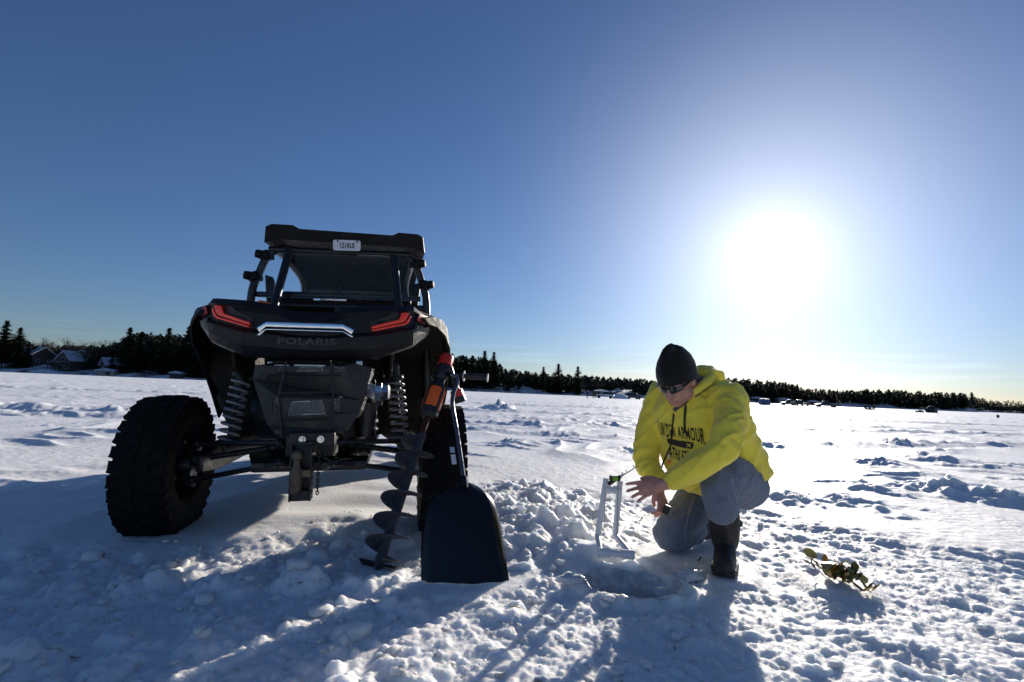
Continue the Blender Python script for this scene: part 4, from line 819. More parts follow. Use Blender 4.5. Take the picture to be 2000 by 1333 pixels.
    sw = MB(); sw.tube([(-0.27+0.17*math.cos(t), 1.46+0.06*math.sin(t), 1.12+0.16*math.sin(t)) for t in [2*math.pi*i/24 for i in range(24)]], 0.014, 8, closed=True); sw.tube([(-0.27, 1.46, 1.12), (-0.27, 1.7, 1.02)], 0.02, 8); sw.tube([(-0.43, 1.46, 1.12), (-0.11, 1.46, 1.12)], 0.012, 6); sw.build('steering_wheel', M_PLAS, root)
    dp = MB(); dp.plate([[(-0.42, 1.20), (0.50, 1.22), (0.49, 1.40), (0.40, 1.415), (-0.33, 1.405), (-0.41, 1.385)], [(-0.15, 1.352), (-0.15, 1.398), (0.06, 1.402), (0.06, 1.356)], [(0.045, 1.225), (0.05, 1.29), (0.29, 1.295), (0.25, 1.23)]], lambda u, v, w: Vector((u, 0.57+w, v)), 0.01); dp.build('added_sky_blocker', M_PLAS, root, smooth=0)  # added dark panel keeps sky out of the cab; cut-out leaves the bright strip
    # orange seat-frame accent on the left of the deck
    oa = MB(); oa.loft([[Vector((x, y, z)), Vector((x, y-0.012, z-h*0.6)), Vector((x, y, z-h)), Vector((x, y+0.02, z-h*0.5))] for x, y, z, h in ((-0.395, 0.15, 1.262, 0.012), (-0.385, 0.14, 1.272, 0.032), (-0.345, 0.12, 1.262, 0.034), (-0.29, 0.10, 1.238, 0.026), (-0.215, 0.08, 1.196, 0.014))]); oa.build('orange_trim', M_ORANGE, root, smooth=40)
    oa = MB(); oa.box((0.33, 0.12, 1.222), (0.05, 0.03, 0.012)); oa.build('orange_trim', M_ORANGE, root, bevel=0.003)
    # registration plate hanging from the roof edge
    pl = MB(); w2, h2, cr = 0.086, 0.035, 0.014
    ol = []
    for cx, cz, a0 in ((w2-cr, h2-cr, 0), (-w2+cr, h2-cr, 90), (-w2+cr, -h2+cr, 180), (w2-cr, -h2+cr, 270)):
        for k in range(5): a = R(a0+22.5*k); ol.append((cx+cr*math.cos(a), cz+cr*math.sin(a)))
    pc = Vector((0.075, 0.335, 1.685)); tilt = Matrix.Rotation(R(-2), 3, 'Y')
    pl.plate([ol], lambda u, v, w: pc + tilt @ Vector((u, w, v)), 0.003); po = pl.build('registration_plate', M_PLATE, root, smooth=30)
    vs, fs = text_mesh('1210LE', 0.046, space=1.15, bold=0.0016)
    t = MB(); t.add([pc + tilt @ Vector((v.x*0.62, -0.0015, v.y*1.0-0.003)) for v in vs], fs); t.build('lettering', M_BLACK, po, smooth=0)
    for x in (-0.058, 0.062):
        q = MB(); q.tube([pc + tilt @ Vector((x, -0.004, 0.022)), pc + tilt @ Vector((x+0.003, 0.0, 0.05)), pc + tilt @ Vector((x+0.003, 0.03, 0.07))], 0.003, 6); q.ball(pc + tilt @ Vector((x+0.004, -0.005, 0.024)), 0.0045, 8, 6); q.build('zip_tie', M_BLACK, po)
    return root
utv = make_utv()
# ------------------------------------------------------------------ the kneeling fisherman
def cloth_mat(name, col, weave, bump, rough=0.9, var=0.12, streak=None):
    g = NG(name); p = g.n('ShaderNodeBsdfPrincipled'); v = g.coord()
    f = g.noise(v, 7.0, 5, 0.6); c = g.ramp(f, [(0.3, tuple(x*(1-var) for x in col)), (0.7, tuple(min(1, x*(1+var)) for x in col))])
    if streak:
        mx = g.n('ShaderNodeMix', data_type='RGBA'); vv = g.coord((3, 3, 0.5)); g.l(g.rng(g.noise(vv, 14.0, 6, 0.7), 0.42, 0.7, 0, 0.45), mx.inputs[0]); g.l(c, mx.inputs[6]); mx.inputs[7].default_value = (*streak, 1); c = mx.outputs[2]
    g.l(c, p.inputs['Base Color']); p.inputs['Roughness'].default_value = rough; p.inputs['Sheen Weight'].default_value = 0.25; p.inputs['Specular IOR Level'].default_value = 0.2
    h = g.noise(v, weave, 2, 0.5); h2 = g.noise(v, 22.0, 4, 0.6); a = g.n('ShaderNodeMath', operation='MULTIPLY_ADD'); g.l(h2, a.inputs[0]); a.inputs[1].default_value = 3.0; g.l(h, a.inputs[2])
    g.l(g.bump(a.outputs[0], bump, 0.003), p.inputs['Normal']); g.l(p.outputs[0], g.out.inputs[0]); return g.m
M_HOOD = cloth_mat('yellow_fleece', (0.94, 0.75, 0.08), 420.0, 0.45)
M_LINING = cloth_mat('grey_jersey', (0.09, 0.095, 0.11), 420.0, 0.5)
M_JEANS = cloth_mat('faded_denim', (0.115, 0.145, 0.205), 650.0, 0.5, streak=(0.20, 0.245, 0.33))
M_KNIT = cloth_mat('black_knit', (0.009, 0.0085, 0.008), 260.0, 0.9)
M_BOOT = mat('black_boot_rubber', (0.012, 0.012, 0.013), 0.6, bump=0.2, bscale=40, dust=((0.05, 0.05, 0.055), 0.25, 22.0))
M_CORD = mat('black_cord', (0.012, 0.012, 0.014), 0.7)
M_SEAM = mat('pale_seam_thread', (0.34, 0.36, 0.40), 0.8)

def skin_mat():
    g = NG('weathered_skin'); p = g.n('ShaderNodeBsdfPrincipled'); v = g.coord()
    c = g.ramp(g.noise(v, 26.0, 5, 0.6), [(0.3, (0.46, 0.20, 0.15)), (0.7, (0.60, 0.32, 0.24))])
    g.l(c, p.inputs['Base Color']); p.inputs['Roughness'].default_value = 0.5; p.inputs['Subsurface Weight'].default_value = 0.12; p.inputs['Subsurface Radius'].default_value = (0.012, 0.005, 0.003); p.inputs['Subsurface Scale'].default_value = 0.5
    g.l(g.bump(g.noise(v, 190.0, 4, 0.6), 0.3, 0.002), p.inputs['Normal']); g.l(p.outputs[0], g.out.inputs[0]); return g.m
M_SKIN = skin_mat()

def fuse(mb, voxel, smooth, name, material, parent, wrinkle=None):
    """voxel-fuse overlapping closed shapes into one continuous skin, then relax and crease it"""
    tmp = mb.build(name+'_src', None, smooth=0)
    md = tmp.modifiers.new('r', 'REMESH'); md.mode = 'VOXEL'; md.voxel_size = voxel; md.use_smooth_shade = True
    if smooth: ms = tmp.modifiers.new('s', 'SMOOTH'); ms.factor = 0.5; ms.iterations = smooth
    dg = bpy.context.evaluated_depsgraph_get(); me = bpy.data.meshes.new_from_object(tmp.evaluated_get(dg))
    old = tmp.data; bpy.data.objects.remove(tmp); bpy.data.meshes.remove(old); me.name = name
    if wrinkle:
        n = len(me.vertices); co = np.empty(n*3, np.float32); me.vertices.foreach_get('co', co); co = co.reshape(-1, 3).astype(float)
        no = np.empty(n*3, np.float32); me.vertex_normals.foreach_get('vector', no); no = no.reshape(-1, 3)
        co += no*wrinkle(co)[:, None]; me.vertices.foreach_set('co', co.astype(np.float32).ravel())
    me.polygons.foreach_set('use_smooth', [True]*len(me.polygons)); me.materials.clear(); me.update()
    return link(name, me, material, parent)

def cat(pts, rad, n=5):
    P = [Vector(p) for p in pts]; out, ro = [], []
    for i in range(len(P)-1):
        p0 = P[max(0, i-1)]; p1 = P[i]; p2 = P[i+1]; p3 = P[min(len(P)-1, i+2)]
        for k in range(n):
            t = k/n; out.append(0.5*((2*p1)+(p2-p0)*t+(2*p0-5*p1+4*p2-p3)*t*t+(3*p1-p0-3*p2+p3)*t**3)); ro.append(rad[i]+(rad[i+1]-rad[i])*t)
    return out+[P[-1]], ro+[rad[-1]]
def limb(mb, pts, rad, n=14, seg=5):
    p, r = cat(pts, rad, seg); mb.tube(p, r, n); mb.ball(p[0], r[0]*0.99, 14, 8); mb.ball(p[-1], r[-1]*0.99, 14, 8)

def crease(seed, amp, joints):
    """folds that gather round bent joints: (centre, reach, fold direction)"""
    def fn(co):
        x, y, z = co.T; w = 0.10*np.ones(len(co)); out = np.zeros(len(co))
        for (c, reach, d, fr) in joints:
            c = np.array(c); d = np.array(d)/np.linalg.norm(d); q = co-c; k = np.exp(-(np.linalg.norm(q, axis=1)/reach)**2)
            s = q@d; side = q@np.cross(d, [0.3, 0.2, 0.9])
            ph = s*fr*0.8 + 2.2*pnoise(s*7+seed, side*7, seed)
            out += k*(np.abs(np.sin(ph*math.pi))**0.7-0.6)
        soft = fbm(x*7+z*3, y*7-z*5, 3, seed+3)
        rid = (1-np.abs(pnoise(x*9-z*6, y*9+z*10, seed+5)))**3-0.35
        return amp*(out*0.55 + 0.6*soft + 0.95*rid)
    return fn

def make_person():
    root = empty('person', (1.05, 2.68, 0.0))
    tag(root, 'kneeling person in yellow hooded sweatshirt, black knit cap, jeans and black boots', 'person')
    inv = Matrix.Translation((-1.05, -2.68, 0.0))
    f = Vector((-0.75, -0.62, 0)).normalized(); l = Vector((0.62, -0.75, 0)).normalized(); up = Vector((0, 0, 1))
    pel = Vector((1.205, 2.86, 0.335)); neck = Vector((0.955, 2.625, 0.875))
    Lsh = Vector((1.075, 2.505, 0.80)); Rsh = Vector((0.815, 2.785, 0.795))
    Lel = Vector((0.965, 2.315, 0.595)); Lwr = at(1303, 945, 2.43); Rel = Vector((0.745, 2.80, 0.50)); Rwr = at(1284, 950, 2.69)
    Lkn = Vector((1.000, 2.44, 0.435)); Lan = Vector((1.085, 2.585, 0.10)); Rkn = Vector((0.875, 2.755, 0.095)); Ran = Vector((1.19, 3.02, 0.085))
    Lhip = pel + l*0.10; Rhip = pel - l*0.09
    C = at(1322, 742, 2.505); hf = Vector((-0.63, -0.60, -0.50)).normalized(); hs = hf.cross(Vector((0.05, 0.05, 1))).normalized(); hu = hs.cross(hf).normalized()
    HM = Matrix((hs, hf, hu)).transposed()           # columns: side, forward, up of the head
    def H(a, b, c): return C + hs*a + hf*b + hu*c
    # ---- body: one continuous skin from head to hands
    b = MB()
    b.ball(H(0, -0.012, 0.022), (0.076, 0.094, 0.096), 20, 14, HM); b.ball(H(0, 0.026, -0.045), (0.063, 0.062, 0.074), 18, 12, HM)
    b.ball(H(0, 0.052, -0.096), (0.033, 0.028, 0.024), 14, 10, HM); b.ball(H(0, 0.078, 0.012), (0.056, 0.014, 0.014), 14, 8, HM)
    for s in (-1, 1):
        b.ball(H(s*0.034, 0.056, -0.028), (0.027, 0.024, 0.026), 12, 8, HM); b.ball(H(s*0.042, 0.012, -0.066), (0.028, 0.046, 0.036), 12, 8, HM)
        b.ball(H(s*0.077, -0.008, -0.008), (0.010, 0.020, 0.032), 12, 8, HM); b.ball(H(s*0.013, 0.092, -0.040), (0.010, 0.011, 0.009), 10, 6, HM)
    b.tube([H(0, 0.082, 0.010), H(0, 0.100, -0.022), H(0, 0.108, -0.038)], [0.009, 0.012, 0.014], 10); b.ball(H(0, 0.106, -0.038), 0.0135, 10, 8)
    b.ball(H(0, 0.084, -0.062), (0.024, 0.010, 0.006), 12, 8, HM); b.ball(H(0, 0.082, -0.073), (0.021, 0.010, 0.007), 12, 8, HM)
    limb(b, [H(0, -0.02, -0.06), neck - f*0.005, neck - up*0.10 - f*0.05], [0.053, 0.055, 0.06])
    limb(b, [neck - up*0.10 - f*0.05, pel*0.5+neck*0.5 - f*0.03, pel + up*0.05], [0.07, 0.11, 0.12]); limb(b, [Lsh, neck - up*0.11 - f*0.05, Rsh], [0.05, 0.055, 0.05])
    limb(b, [Lsh, Lel, Lwr*0.85+Lel*0.15, Lwr], [0.05, 0.042, 0.032, 0.029]); limb(b, [Rsh, Rel, Rwr*0.85+Rel*0.15, Rwr], [0.05, 0.042, 0.032, 0.029])
    limb(b, [Lhip, Lkn, Lan], [0.085, 0.05, 0.036]); limb(b, [Rhip, Rkn, Ran], [0.085, 0.055, 0.04])
    def hand(W, K, n, s, lens, curl, fan, thumb):
        """W wrist, K knuckle line centre, n back-of-hand normal, s across towards the index"""
        d = (K-W).normalized(); s = (s - d*s.dot(d)).normalized(); n = d.cross(s).normalized() if d.cross(s).dot(n) > 0 else -d.cross(s).normalized()
        M = Matrix((s, d, n)).transposed(); L = (K-W).length
        b.ball(W + d*L*0.55, (0.037, L*0.62, 0.0155), 16, 10, M); b.ball(W + d*L*0.80, (0.040, L*0.30, 0.0135), 16, 10, M); limb(b, [W - d*0.02, W + d*0.03], [0.029, 0.027])
        for i in range(4):
            base = K + s*(0.0315-0.0205*i) - d*(0.004+0.005*abs(i-1)); dd = (d + s*fan[i]).normalized(); pts = [base - dd*0.02, base]; ang = 0.0; p = base
            for j, fr in enumerate((0.45, 0.31, 0.24)):
                ang += curl[i][j]; v = dd*math.cos(ang) - n*math.sin(ang); p = p + v*lens[i]*fr; pts.append(p)
            limb(b, pts, [0.0095, 0.0095, 0.0088, 0.0082, 0.0068], 10, 4)
        t0 = W + d*L*0.30 + s*0.026; limb(b, [W + d*0.02 + s*0.01, t0] + [t0 + (d*q[0] + s*q[1] - n*q[2]) for q in thumb], [0.014, 0.0145, 0.0115, 0.0092], 10, 4)
    K = at(1254, 956, 2.47)
    hand(Lwr + (K-Lwr)*0.10, K, Vector((-0.25, -0.9, 0.35)), Vector((-0.25, 0.25, 0.92)), (0.090, 0.096, 0.088, 0.070), ((0.18, 0.32, 0.25), (0.22, 0.35, 0.28), (0.25, 0.38, 0.3), (0.3, 0.4, 0.3)), (0.10, -0.04, -0.20, -0.36), ((0.035, 0.018, 0.022), (0.068, 0.022, 0.036)))
    KR = at(1296, 988, 2.64)
    hand(Rwr, KR, Vector((-0.6, -0.6, 0.2)), Vector((-0.5, -0.5, -0.1)), (0.076, 0.082, 0.076, 0.06), ((0.5, 0.8, 0.5),)*4, (0.08, 0.02, -0.05, -0.12), ((0.035, 0.012, 0.02), (0.062, 0.006, 0.032)))
    body = fuse(b, 0.0040, 3, 'body', M_SKIN, root)
    # ---- jeans
    j = MB(); limb(j, [Lhip + up*0.02, Lhip*0.45+Lkn*0.55+up*0.03, Lkn, Lkn*0.55+Lan*0.45 + f*0.01], [0.125, 0.108, 0.088, 0.076]); limb(j, [Rhip + up*0.02, Rhip*0.5+Rkn*0.5, Rkn, Rkn*0.5+Ran*0.5], [0.125, 0.105, 0.092, 0.078])
    j.ball(pel + up*0.02, (0.19, 0.15, 0.14), 20, 12, Matrix((l, f, up)).transposed()); j.ball(Rkn - up*0.005 - f*0.01, (0.10, 0.10, 0.085), 16, 10)
    jeans = fuse(j, 0.008, 4, 'jeans', M_JEANS, root, crease(201, 0.0075, [(Lkn - f*0.06, 0.13, f+up*0.3, 26), (Rkn + up*0.10, 0.16, up, 24), (Rhip*0.6+Rkn*0.4, 0.14, f-up, 20), (Lhip, 0.14, f, 18)]))
    # ---- boots
    def boot(top, an, toe_dir, flat):
        m = MB(); t = toe_dir.normalized(); limb(m, [top, top*0.5+an*0.5, an + up*0.02], [0.070, 0.073, 0.064]); s_ = t.cross(up).normalized(); M = Matrix((s_, t, t.cross(s_)*-1)).transposed()
        if flat:
            base = Vector((an.x, an.y, 0)); limb(m, [base - t*0.045 + up*0.05, base + t*0.06 + up*0.055, base + t*0.145 + up*0.047], [0.046, 0.052, 0.044]); m.ball(base + t*0.05 + up*0.075, (0.05, 0.10, 0.05), 16, 10, M)
            for k in range(9):
                a = -0.085+0.032*k; w = 0.050+0.012*math.sin(max(0, min(1, (k/8)))*math.pi); m.box(base + t*a + up*0.011, (w*2, 0.024, 0.022), M)
            m.ball(base + t*0.05 + up*0.018, (0.058, 0.15, 0.016), 18, 8, M)
        else: limb(m, [an, an + t*0.10 - up*0.02, an + t*0.19 - up*0.03], [0.058, 0.055, 0.045]); m.ball(an + t*0.09 - up*0.03, (0.05, 0.14, 0.04), 16, 10, M)
        return m
    fuse(boot(Lkn*0.66+Lan*0.34 + up*0.03 - f*0.01, Lan, Vector((-0.42, -0.9, 0)), True), 0.006, 2, 'boot', M_BOOT, root, crease(211, 0.003, [(Lan + up*0.06, 0.09, up, 30)]))
    fuse(boot(Rkn*0.45+Ran*0.55 + up*0.01, Ran, Vector((0.55, 0.75, 0.1)), False), 0.007, 2, 'boot', M_BOOT, root)
    q = MB(); c = Lan + up*0.10 + (Lkn-Lan)*0.05; q.tube([c + (l*math.cos(a)+f*math.sin(a))*0.070 for a in [2*math.pi*i/20 for i in range(20)]], 0.008, 6, closed=True); q.box(c + l*0.074, (0.016, 0.03, 0.022)); q.build('boot_strap', M_BOOT, root, bevel=0.004)
    # ---- hooded sweatshirt
    h = MB(); tor = MB()
    def ring(c, a, d, tilt, n=22): 
        fd = (f*math.cos(tilt) - up*math.sin(tilt)); return [c + l*(a*math.cos(t)) + fd*(d*math.sin(t)) for t in [2*math.pi*i/n for i in range(n)]]
    for m_ in (h, tor):
        m_.loft([ring(pel + up*0.03 - f*0.01, 0.195, 0.165, 0.2), ring(pel + up*0.08 - f*0.02, 0.228, 0.19, 0.25), ring(Vector((1.155, 2.81, 0.52)), 0.225, 0.175, 0.4), ring(Vector((1.085, 2.745, 0.65)), 0.215, 0.165, 0.5), ring(Vector((1.015, 2.685, 0.76)), 0.205, 0.15, 0.6), ring(Vector((0.975, 2.65, 0.83)), 0.165, 0.12, 0.7), ring(Vector((0.955, 2.63, 0.875)), 0.10, 0.095, 0.7)])
        m_.ball(Vector((1.005, 2.675, 0.665)) + f*0.075 - l*0.035, (0.19, 0.115, 0.20), 20, 14, Matrix((l, f*0.86-up*0.5, up*0.86+f*0.5)).transposed()); m_.ball(Vector((1.06, 2.72, 0.50)) + f*0.085 - l*0.025, (0.20, 0.12, 0.21), 20, 14, Matrix((l, f*0.9-up*0.4, up*0.9+f*0.4)).transposed())
    limb(h, [Lsh - l*0.05, Lsh, Lel, Lel*0.35+Lwr*0.65, Lwr + (Lel-Lwr)*0.12], [0.082, 0.082, 0.068, 0.056, 0.045]); limb(h, [Rsh + l*0.05, Rsh, Rel, Rel*0.35+Rwr*0.65, Rwr + (Rel-Rwr)*0.12], [0.082, 0.080, 0.066, 0.056, 0.046])
    h.ball(neck - f*0.085 + up*0.015, (0.105, 0.085, 0.085), 18, 12, Matrix((l, f, up)).transposed()); h.ball(neck - f*0.05 + up*0.05, (0.085, 0.055, 0.05), 16, 10, Matrix((l, f, up)).transposed())
    hoodie = fuse(h, 0.0065, 4, 'hooded_sweatshirt', M_HOOD, root, crease(231, 0.0125, [(Lel, 0.13, Lwr-Lel, 30), (Lwr*0.7+Lel*0.3, 0.09, Lwr-Lel, 38), (Rel, 0.13, Rwr-Rel, 30), (Lsh - up*0.05, 0.14, l+f, 22), (pel + f*0.12 + up*0.12, 0.18, up, 20), (Rsh - up*0.06, 0.12, up-l, 24)]))
    col = MB(); cp = []
    for t in np.linspace(-1, 1, 25):
        a = t*2.75; w = 0.082+0.004*math.cos(a); c = neck + f*0.032 - l*(w*math.sin(a)) - f*(w*math.cos(a))*0.95
        c = c + up*(0.038 - 0.11*max(0, (abs(t)-0.45)/0.55)**1.1) + f*0.05*max(0, (abs(t)-0.5)/0.5); cp.append(c)
    col.tube(cp, [0.015+0.012*math.cos(t*1.45) for t in np.linspace(-1, 1, 25)], 10); cl = fuse(col, 0.006, 3, 'hood_collar', M_HOOD, root, crease(241, 0.003, [(neck, 0.2, l, 18)]))
    lin = MB(); lin.ball(neck + f*0.085 - up*0.055, (0.060, 0.030, 0.060), 16, 10, Matrix((l, f, up)).transposed()); lin.ball(neck + f*0.045 - up*0.0, (0.075, 0.055, 0.05), 16, 10, Matrix((l, f, up)).transposed()); lin.build('hood_lining', M_LINING, root, smooth=60)
    # cuffs and hem ribbing
    for A, B in ((Lel, Lwr), (Rel, Rwr)):
        d = (B-A).normalized(); q = MB(); q.lathe([(0.034, -0.012), (0.045, -0.016), (0.0475, -0.045), (0.049, -0.05), (0.036, -0.05)], c=B, axis=d, n=20, close=True); q.build('cuff', M_HOOD, root, smooth=60)
    # ---- print on the chest, laid onto the cloth
    tobj = fuse(tor, 0.012, 4, 'torso_form', None, None); dg = bpy.context.evaluated_depsgraph_get()
    bvh = BVHTree.FromObject(hoodie, dg); tbv = BVHTree.FromObject(tobj, dg); bpy.data.objects.remove(tobj)
    eye = Vector((0, 0, CAM_H)); hit = tbv.ray_cast(eye, (at(1325, 850, 2.5)-eye).normalized(), 9)
    anchor = hit[0]; pn = (hit[1]*0.5 + Vector((-0.40, -0.88, -0.15)).normalized()*0.5).normalized()
    pu = (up - pn*up.dot(pn)).normalized(); pr = pu.cross(pn).normalized()
    if pr.x < 0: pr = -pr
    def lay(uvs, faces, name, material, off=0.0045):
        vs = []
        for u, v in uvs:
            o = anchor + pr*u + pu*v + pn*0.2; t = tbv.ray_cast(o, -pn, 0.6); p = t[0] if t[0] is not None else anchor + pr*u + pu*v
            q_ = bvh.find_nearest(p, 0.035); vs.append((q_[0] + q_[1]*off) if q_[0] is not None else p)
        m = MB(); m.add(vs, faces); return m.build(name, material, hoodie, smooth=60)
    def word(txt, size, sx, u0, v0, arch, name):
        vs, fs = text_mesh(txt, size, space=1.15, bold=size*0.016); W = max(v.x for v in vs)
        lay([(u0 + v.x*sx, v0 + v.y*(1+0.25*(v.x/W)**2) - arch*(v.x/W)**2) for v in vs], fs, name, M_PRINT)
    M_PRINT = mat('black_screen_print', (0.014, 0.014, 0.016), 0.7)
    word('UNDER ARMOUR', 0.092, 0.30, 0.006, 0.014, 0.012, 'chest_print')
    n = 14; g = [(-0.070+0.140*i/n, -0.068+0.036*k/4) for k in range(5) for i in range(n+1)]; lay(g, [(k*(n+1)+i, k*(n+1)+i+1, (k+1)*(n+1)+i+1, (k+1)*(n+1)+i) for k in range(4) for i in range(n)], 'chest_panel', M_PRINT, 0.0048)
    # interlocked emblem at the right of the panel: two facing arcs
    em, ef = [], []
    for sg in (1, -1):
        o = len(em)
        for i in range(11):
            t = -1+2*i/10; y = sg*(0.003+0.0075*t*t); th = 0.0028
            em += [(0.048+0.0125*t, -0.050+y-th), (0.048+0.0125*t, -0.050+y+th)]
        ef += [(o+2*i, o+2*i+2, o+2*i+3, o+2*i+1) for i in range(10)]
    lay(em, ef, 'emblem', M_HOOD, 0.0070)
    word('ATHLETICS', 0.075, 0.36, 0.01, -0.112, 0.0, 'chest_print')
    # ---- cap, sunglasses, cords
    cp_ = []
    for k, (hh, a, bb, off) in enumerate(((-0.002, 0.092, 0.108, 0.0), (0.03, 0.094, 0.112, -0.003), (0.065, 0.090, 0.108, -0.008), (0.10, 0.078, 0.094, -0.014), (0.128, 0.060, 0.072, -0.02), (0.150, 0.045, 0.052, -0.026), (0.164, 0.024, 0.028, -0.03), (0.168, 0.004, 0.005, -0.03))):
        cp_.append([H(a*math.cos(t), off-0.010+bb*math.sin(t), hh+0.018*math.sin(t)*(1 if k == 0 else 0.6)+(0.0012 if i % 2 else -0.0012)*3 + 0.002*math.sin(3*t+k)) for i, t in enumerate([2*math.pi*i/60 for i in range(60)])])
    inner = [[H(0.088*math.cos(t), -0.010+0.102*math.sin(t), 0.0+0.018*math.sin(t)) for t in [2*math.pi*i/60 for i in range(60)]]]
    MB().loft(inner+cp_).build('knit_cap', M_KNIT, root, smooth=70)
    sg = MB()
    for s in (-1, 1):
        sec_ = []
        for i in range(9):
            t = i/8; a = 0.006+0.060*t; bk = 0.101-0.030*t**2.2; hgt = 0.0175*(1-0.55*t**2); sec_.append([H(s*a, bk, -0.002+hgt*0.9), H(s*a, bk+0.004, -0.004), H(s*a, bk, -0.006-hgt), H(s*a, bk-0.005, -0.004)])
        sg.loft(sec_)
        sg.tube([H(s*0.066, 0.072, 0.002), H(s*0.083, 0.03, 0.006), H(s*0.084, -0.02, 0.006)], [0.006, 0.0045, 0.004], 6)
    sg.tube([H(-0.008, 0.103, 0.003), H(0.008, 0.103, 0.003)], 0.004, 6); sg.build('sunglasses', mat('dark_sunglass_lens', (0.012, 0.014, 0.012), 0.12, coat=0.6), root, smooth=50)
    def drop(pts, r, name, m): MB().tube(cat(pts, [r]*len(pts), 6)[0], r, 8).build(name, m, root)
    def onc(px, py, off=0.006):
        o = Vector((0, 0, CAM_H)); d = (at(px, py, 2.5)-o).normalized(); hit = bvh.ray_cast(o, d, 6); return (hit[0]-d*off) if hit[0] is not None else at(px, py, 2.45)
    g2 = [onc(*q_, 0.004) for q_ in ((1299, 772), (1303, 781), (1309, 792), (1318, 807), (1330, 799), (1342, 791), (1348, 784), (1338, 776), (1324, 772), (1311, 770), (1318, 784), (1326, 790))]
    m_ = MB(); m_.add(g2, [(0, 1, 10, 9), (1, 2, 10), (2, 3, 11, 10), (3, 4, 11), (4, 5, 11), (5, 6, 7, 11), (7, 8, 10, 11), (8, 9, 10)]); m_.build('neck_lining', M_LINING, hoodie, smooth=80)
    MB().tube(cat([g2[i] for i in (0, 1, 2, 3, 4, 5, 6)], [0.006]*7, 4)[0], 0.0065, 8).build('neck_rim', M_HOOD, hoodie)
    drop([onc(1316, 806), onc(1314, 825), onc(1312, 845), onc(1310, 868), onc(1303, 886), onc(1296, 902), onc(1292, 914)], 0.0042, 'drawstring', M_CORD)
    drop([onc(1340, 790), onc(1338, 805), onc(1337, 825), onc(1338, 846)], 0.0055, 'drawstring', M_CORD)
    q = MB(); a = onc(1306, 886, 0.012); b2 = onc(1307, 898, 0.014); q.tube([a, b2], [0.004, 0.006], 8); q.build('zip_pull', mat('steel_clip', (0.6, 0.6, 0.62), 0.3, metal=1.0), root)
    q = MB(); q.ball(b2 - up*0.008, (0.008, 0.006, 0.013), 10, 8); q.build('orange_bead', mat('orange_bead', (0.85, 0.14, 0.02), 0.35), root)
    # outer seams of the jeans
    dgj = BVHTree.FromObject(jeans, bpy.context.evaluated_depsgraph_get())
    def onj(px, py):
        o = Vector((0, 0, CAM_H)); d = (at(px, py, 2.5)-o).normalized(); hit = dgj.ray_cast(o, d, 6); return (hit[0]-d*0.001) if hit[0] is not None else None
    for line in ([(1357, 970), (1350, 985), (1344, 1005), (1339, 1025), (1336, 1045), (1338, 1058)], [(1430, 935), (1431, 950), (1434, 965), (1440, 982)]):
        pts = [p for p in (onj(*q) for q in line) if p is not None]
        for dx in (-0.004, 0.004):
            if len(pts) > 2: MB().tube(cat([p + l*dx for p in pts], [0.0016]*len(pts), 5)[0], 0.0018, 5).build('seam', M_SEAM, jeans)
    q = MB(); w = at(1302, 996, 2.61); q.box(w, (0.03, 0.02, 0.045), Matrix.Rotation(0.4, 3, 'Y')); tool = q.build('bait_tin', M_BLACK, None, bevel=0.004)
    tag(tool, 'small dark tin held in the lower hand of the kneeling person', 'tin')
    for ch in root.children: ch.matrix_parent_inverse = inv
    return root
person = make_person()
# people and shelters far out on the ice
M_COAT = cloth_mat('dark_winter_coat', (0.020, 0.020, 0.026), 60.0, 0.3); M_COAT2 = cloth_mat('brown_winter_coat', (0.05, 0.035, 0.025), 60.0, 0.3)
far_person(1147, 118, 1.75, M_COAT, 'leftmost of the distant standing people near the silver car'); far_person(1159, 120, 1.85, M_COAT2, 'distant person standing just left of the silver car'); far_person(1163, 121, 1.7, M_COAT, 'distant person closest to the silver car bumper')
far_person(1689, 122, 1.6, M_COAT, 'left one of two people sitting far out on the ice', True); far_person(1705, 122, 1.7, M_COAT2, 'right one of two people sitting far out on the ice', True); far_person(1807, 118, 1.6, M_COAT, 'person sitting beside the dark dome shelter far out', True)
def shelter(px, Y, w, h, mm, label, dome):
    q = at(px, 780, Y); o = empty('ice_shelter', (q.x, Y, snow_z(q.x, Y))); tag(o, label, 'shelter'); m = MB()
    if dome: m.loft([[Vector((w/2*r_*math.cos(a)*(1+0.06*math.cos(4*a)), w/2*r_*math.sin(a)*(1+0.06*math.cos(4*a)), z*h)) for a in [2*math.pi*i/20 for i in range(20)]] for r_, z in ((1.05, -0.05), (1.0, 0.25), (0.86, 0.6), (0.6, 0.86), (0.25, 0.98), (0.03, 1.0))])
    else: m.loft([[Vector((x*w/2*k, y*w/2*k, z*h)) for x, y in ((-1, -1), (1, -1), (1, 1), (-1, 1))] for k, z in ((1.0, -0.05), (1.06, 0.5), (0.95, 0.92), (0.4, 1.0))])
    m.build('tent_shell', mm, o, bevel=0.03); m = MB(); m.plate([[(-w*0.14, 0.0), (-w*0.14, h*0.62), (w*0.12, h*0.66), (w*0.14, 0.0)]], lambda u, v, t: Vector((u, -w*0.515+v*0.08-t, v)), 0.03); m.build('door_flap', M_DCAR, o)
    return o
shelter(1819, 118, 2.2, 1.6, mat('dark_tent_cloth', (0.016, 0.018, 0.018), 0.7), 'dark dome ice shelter far out at the right', True); shelter(1493, 128, 2.0, 1.7, mat('blue_tent_cloth', (0.04, 0.08, 0.20), 0.7), 'blue box ice shelter just right of the kneeling person', False)
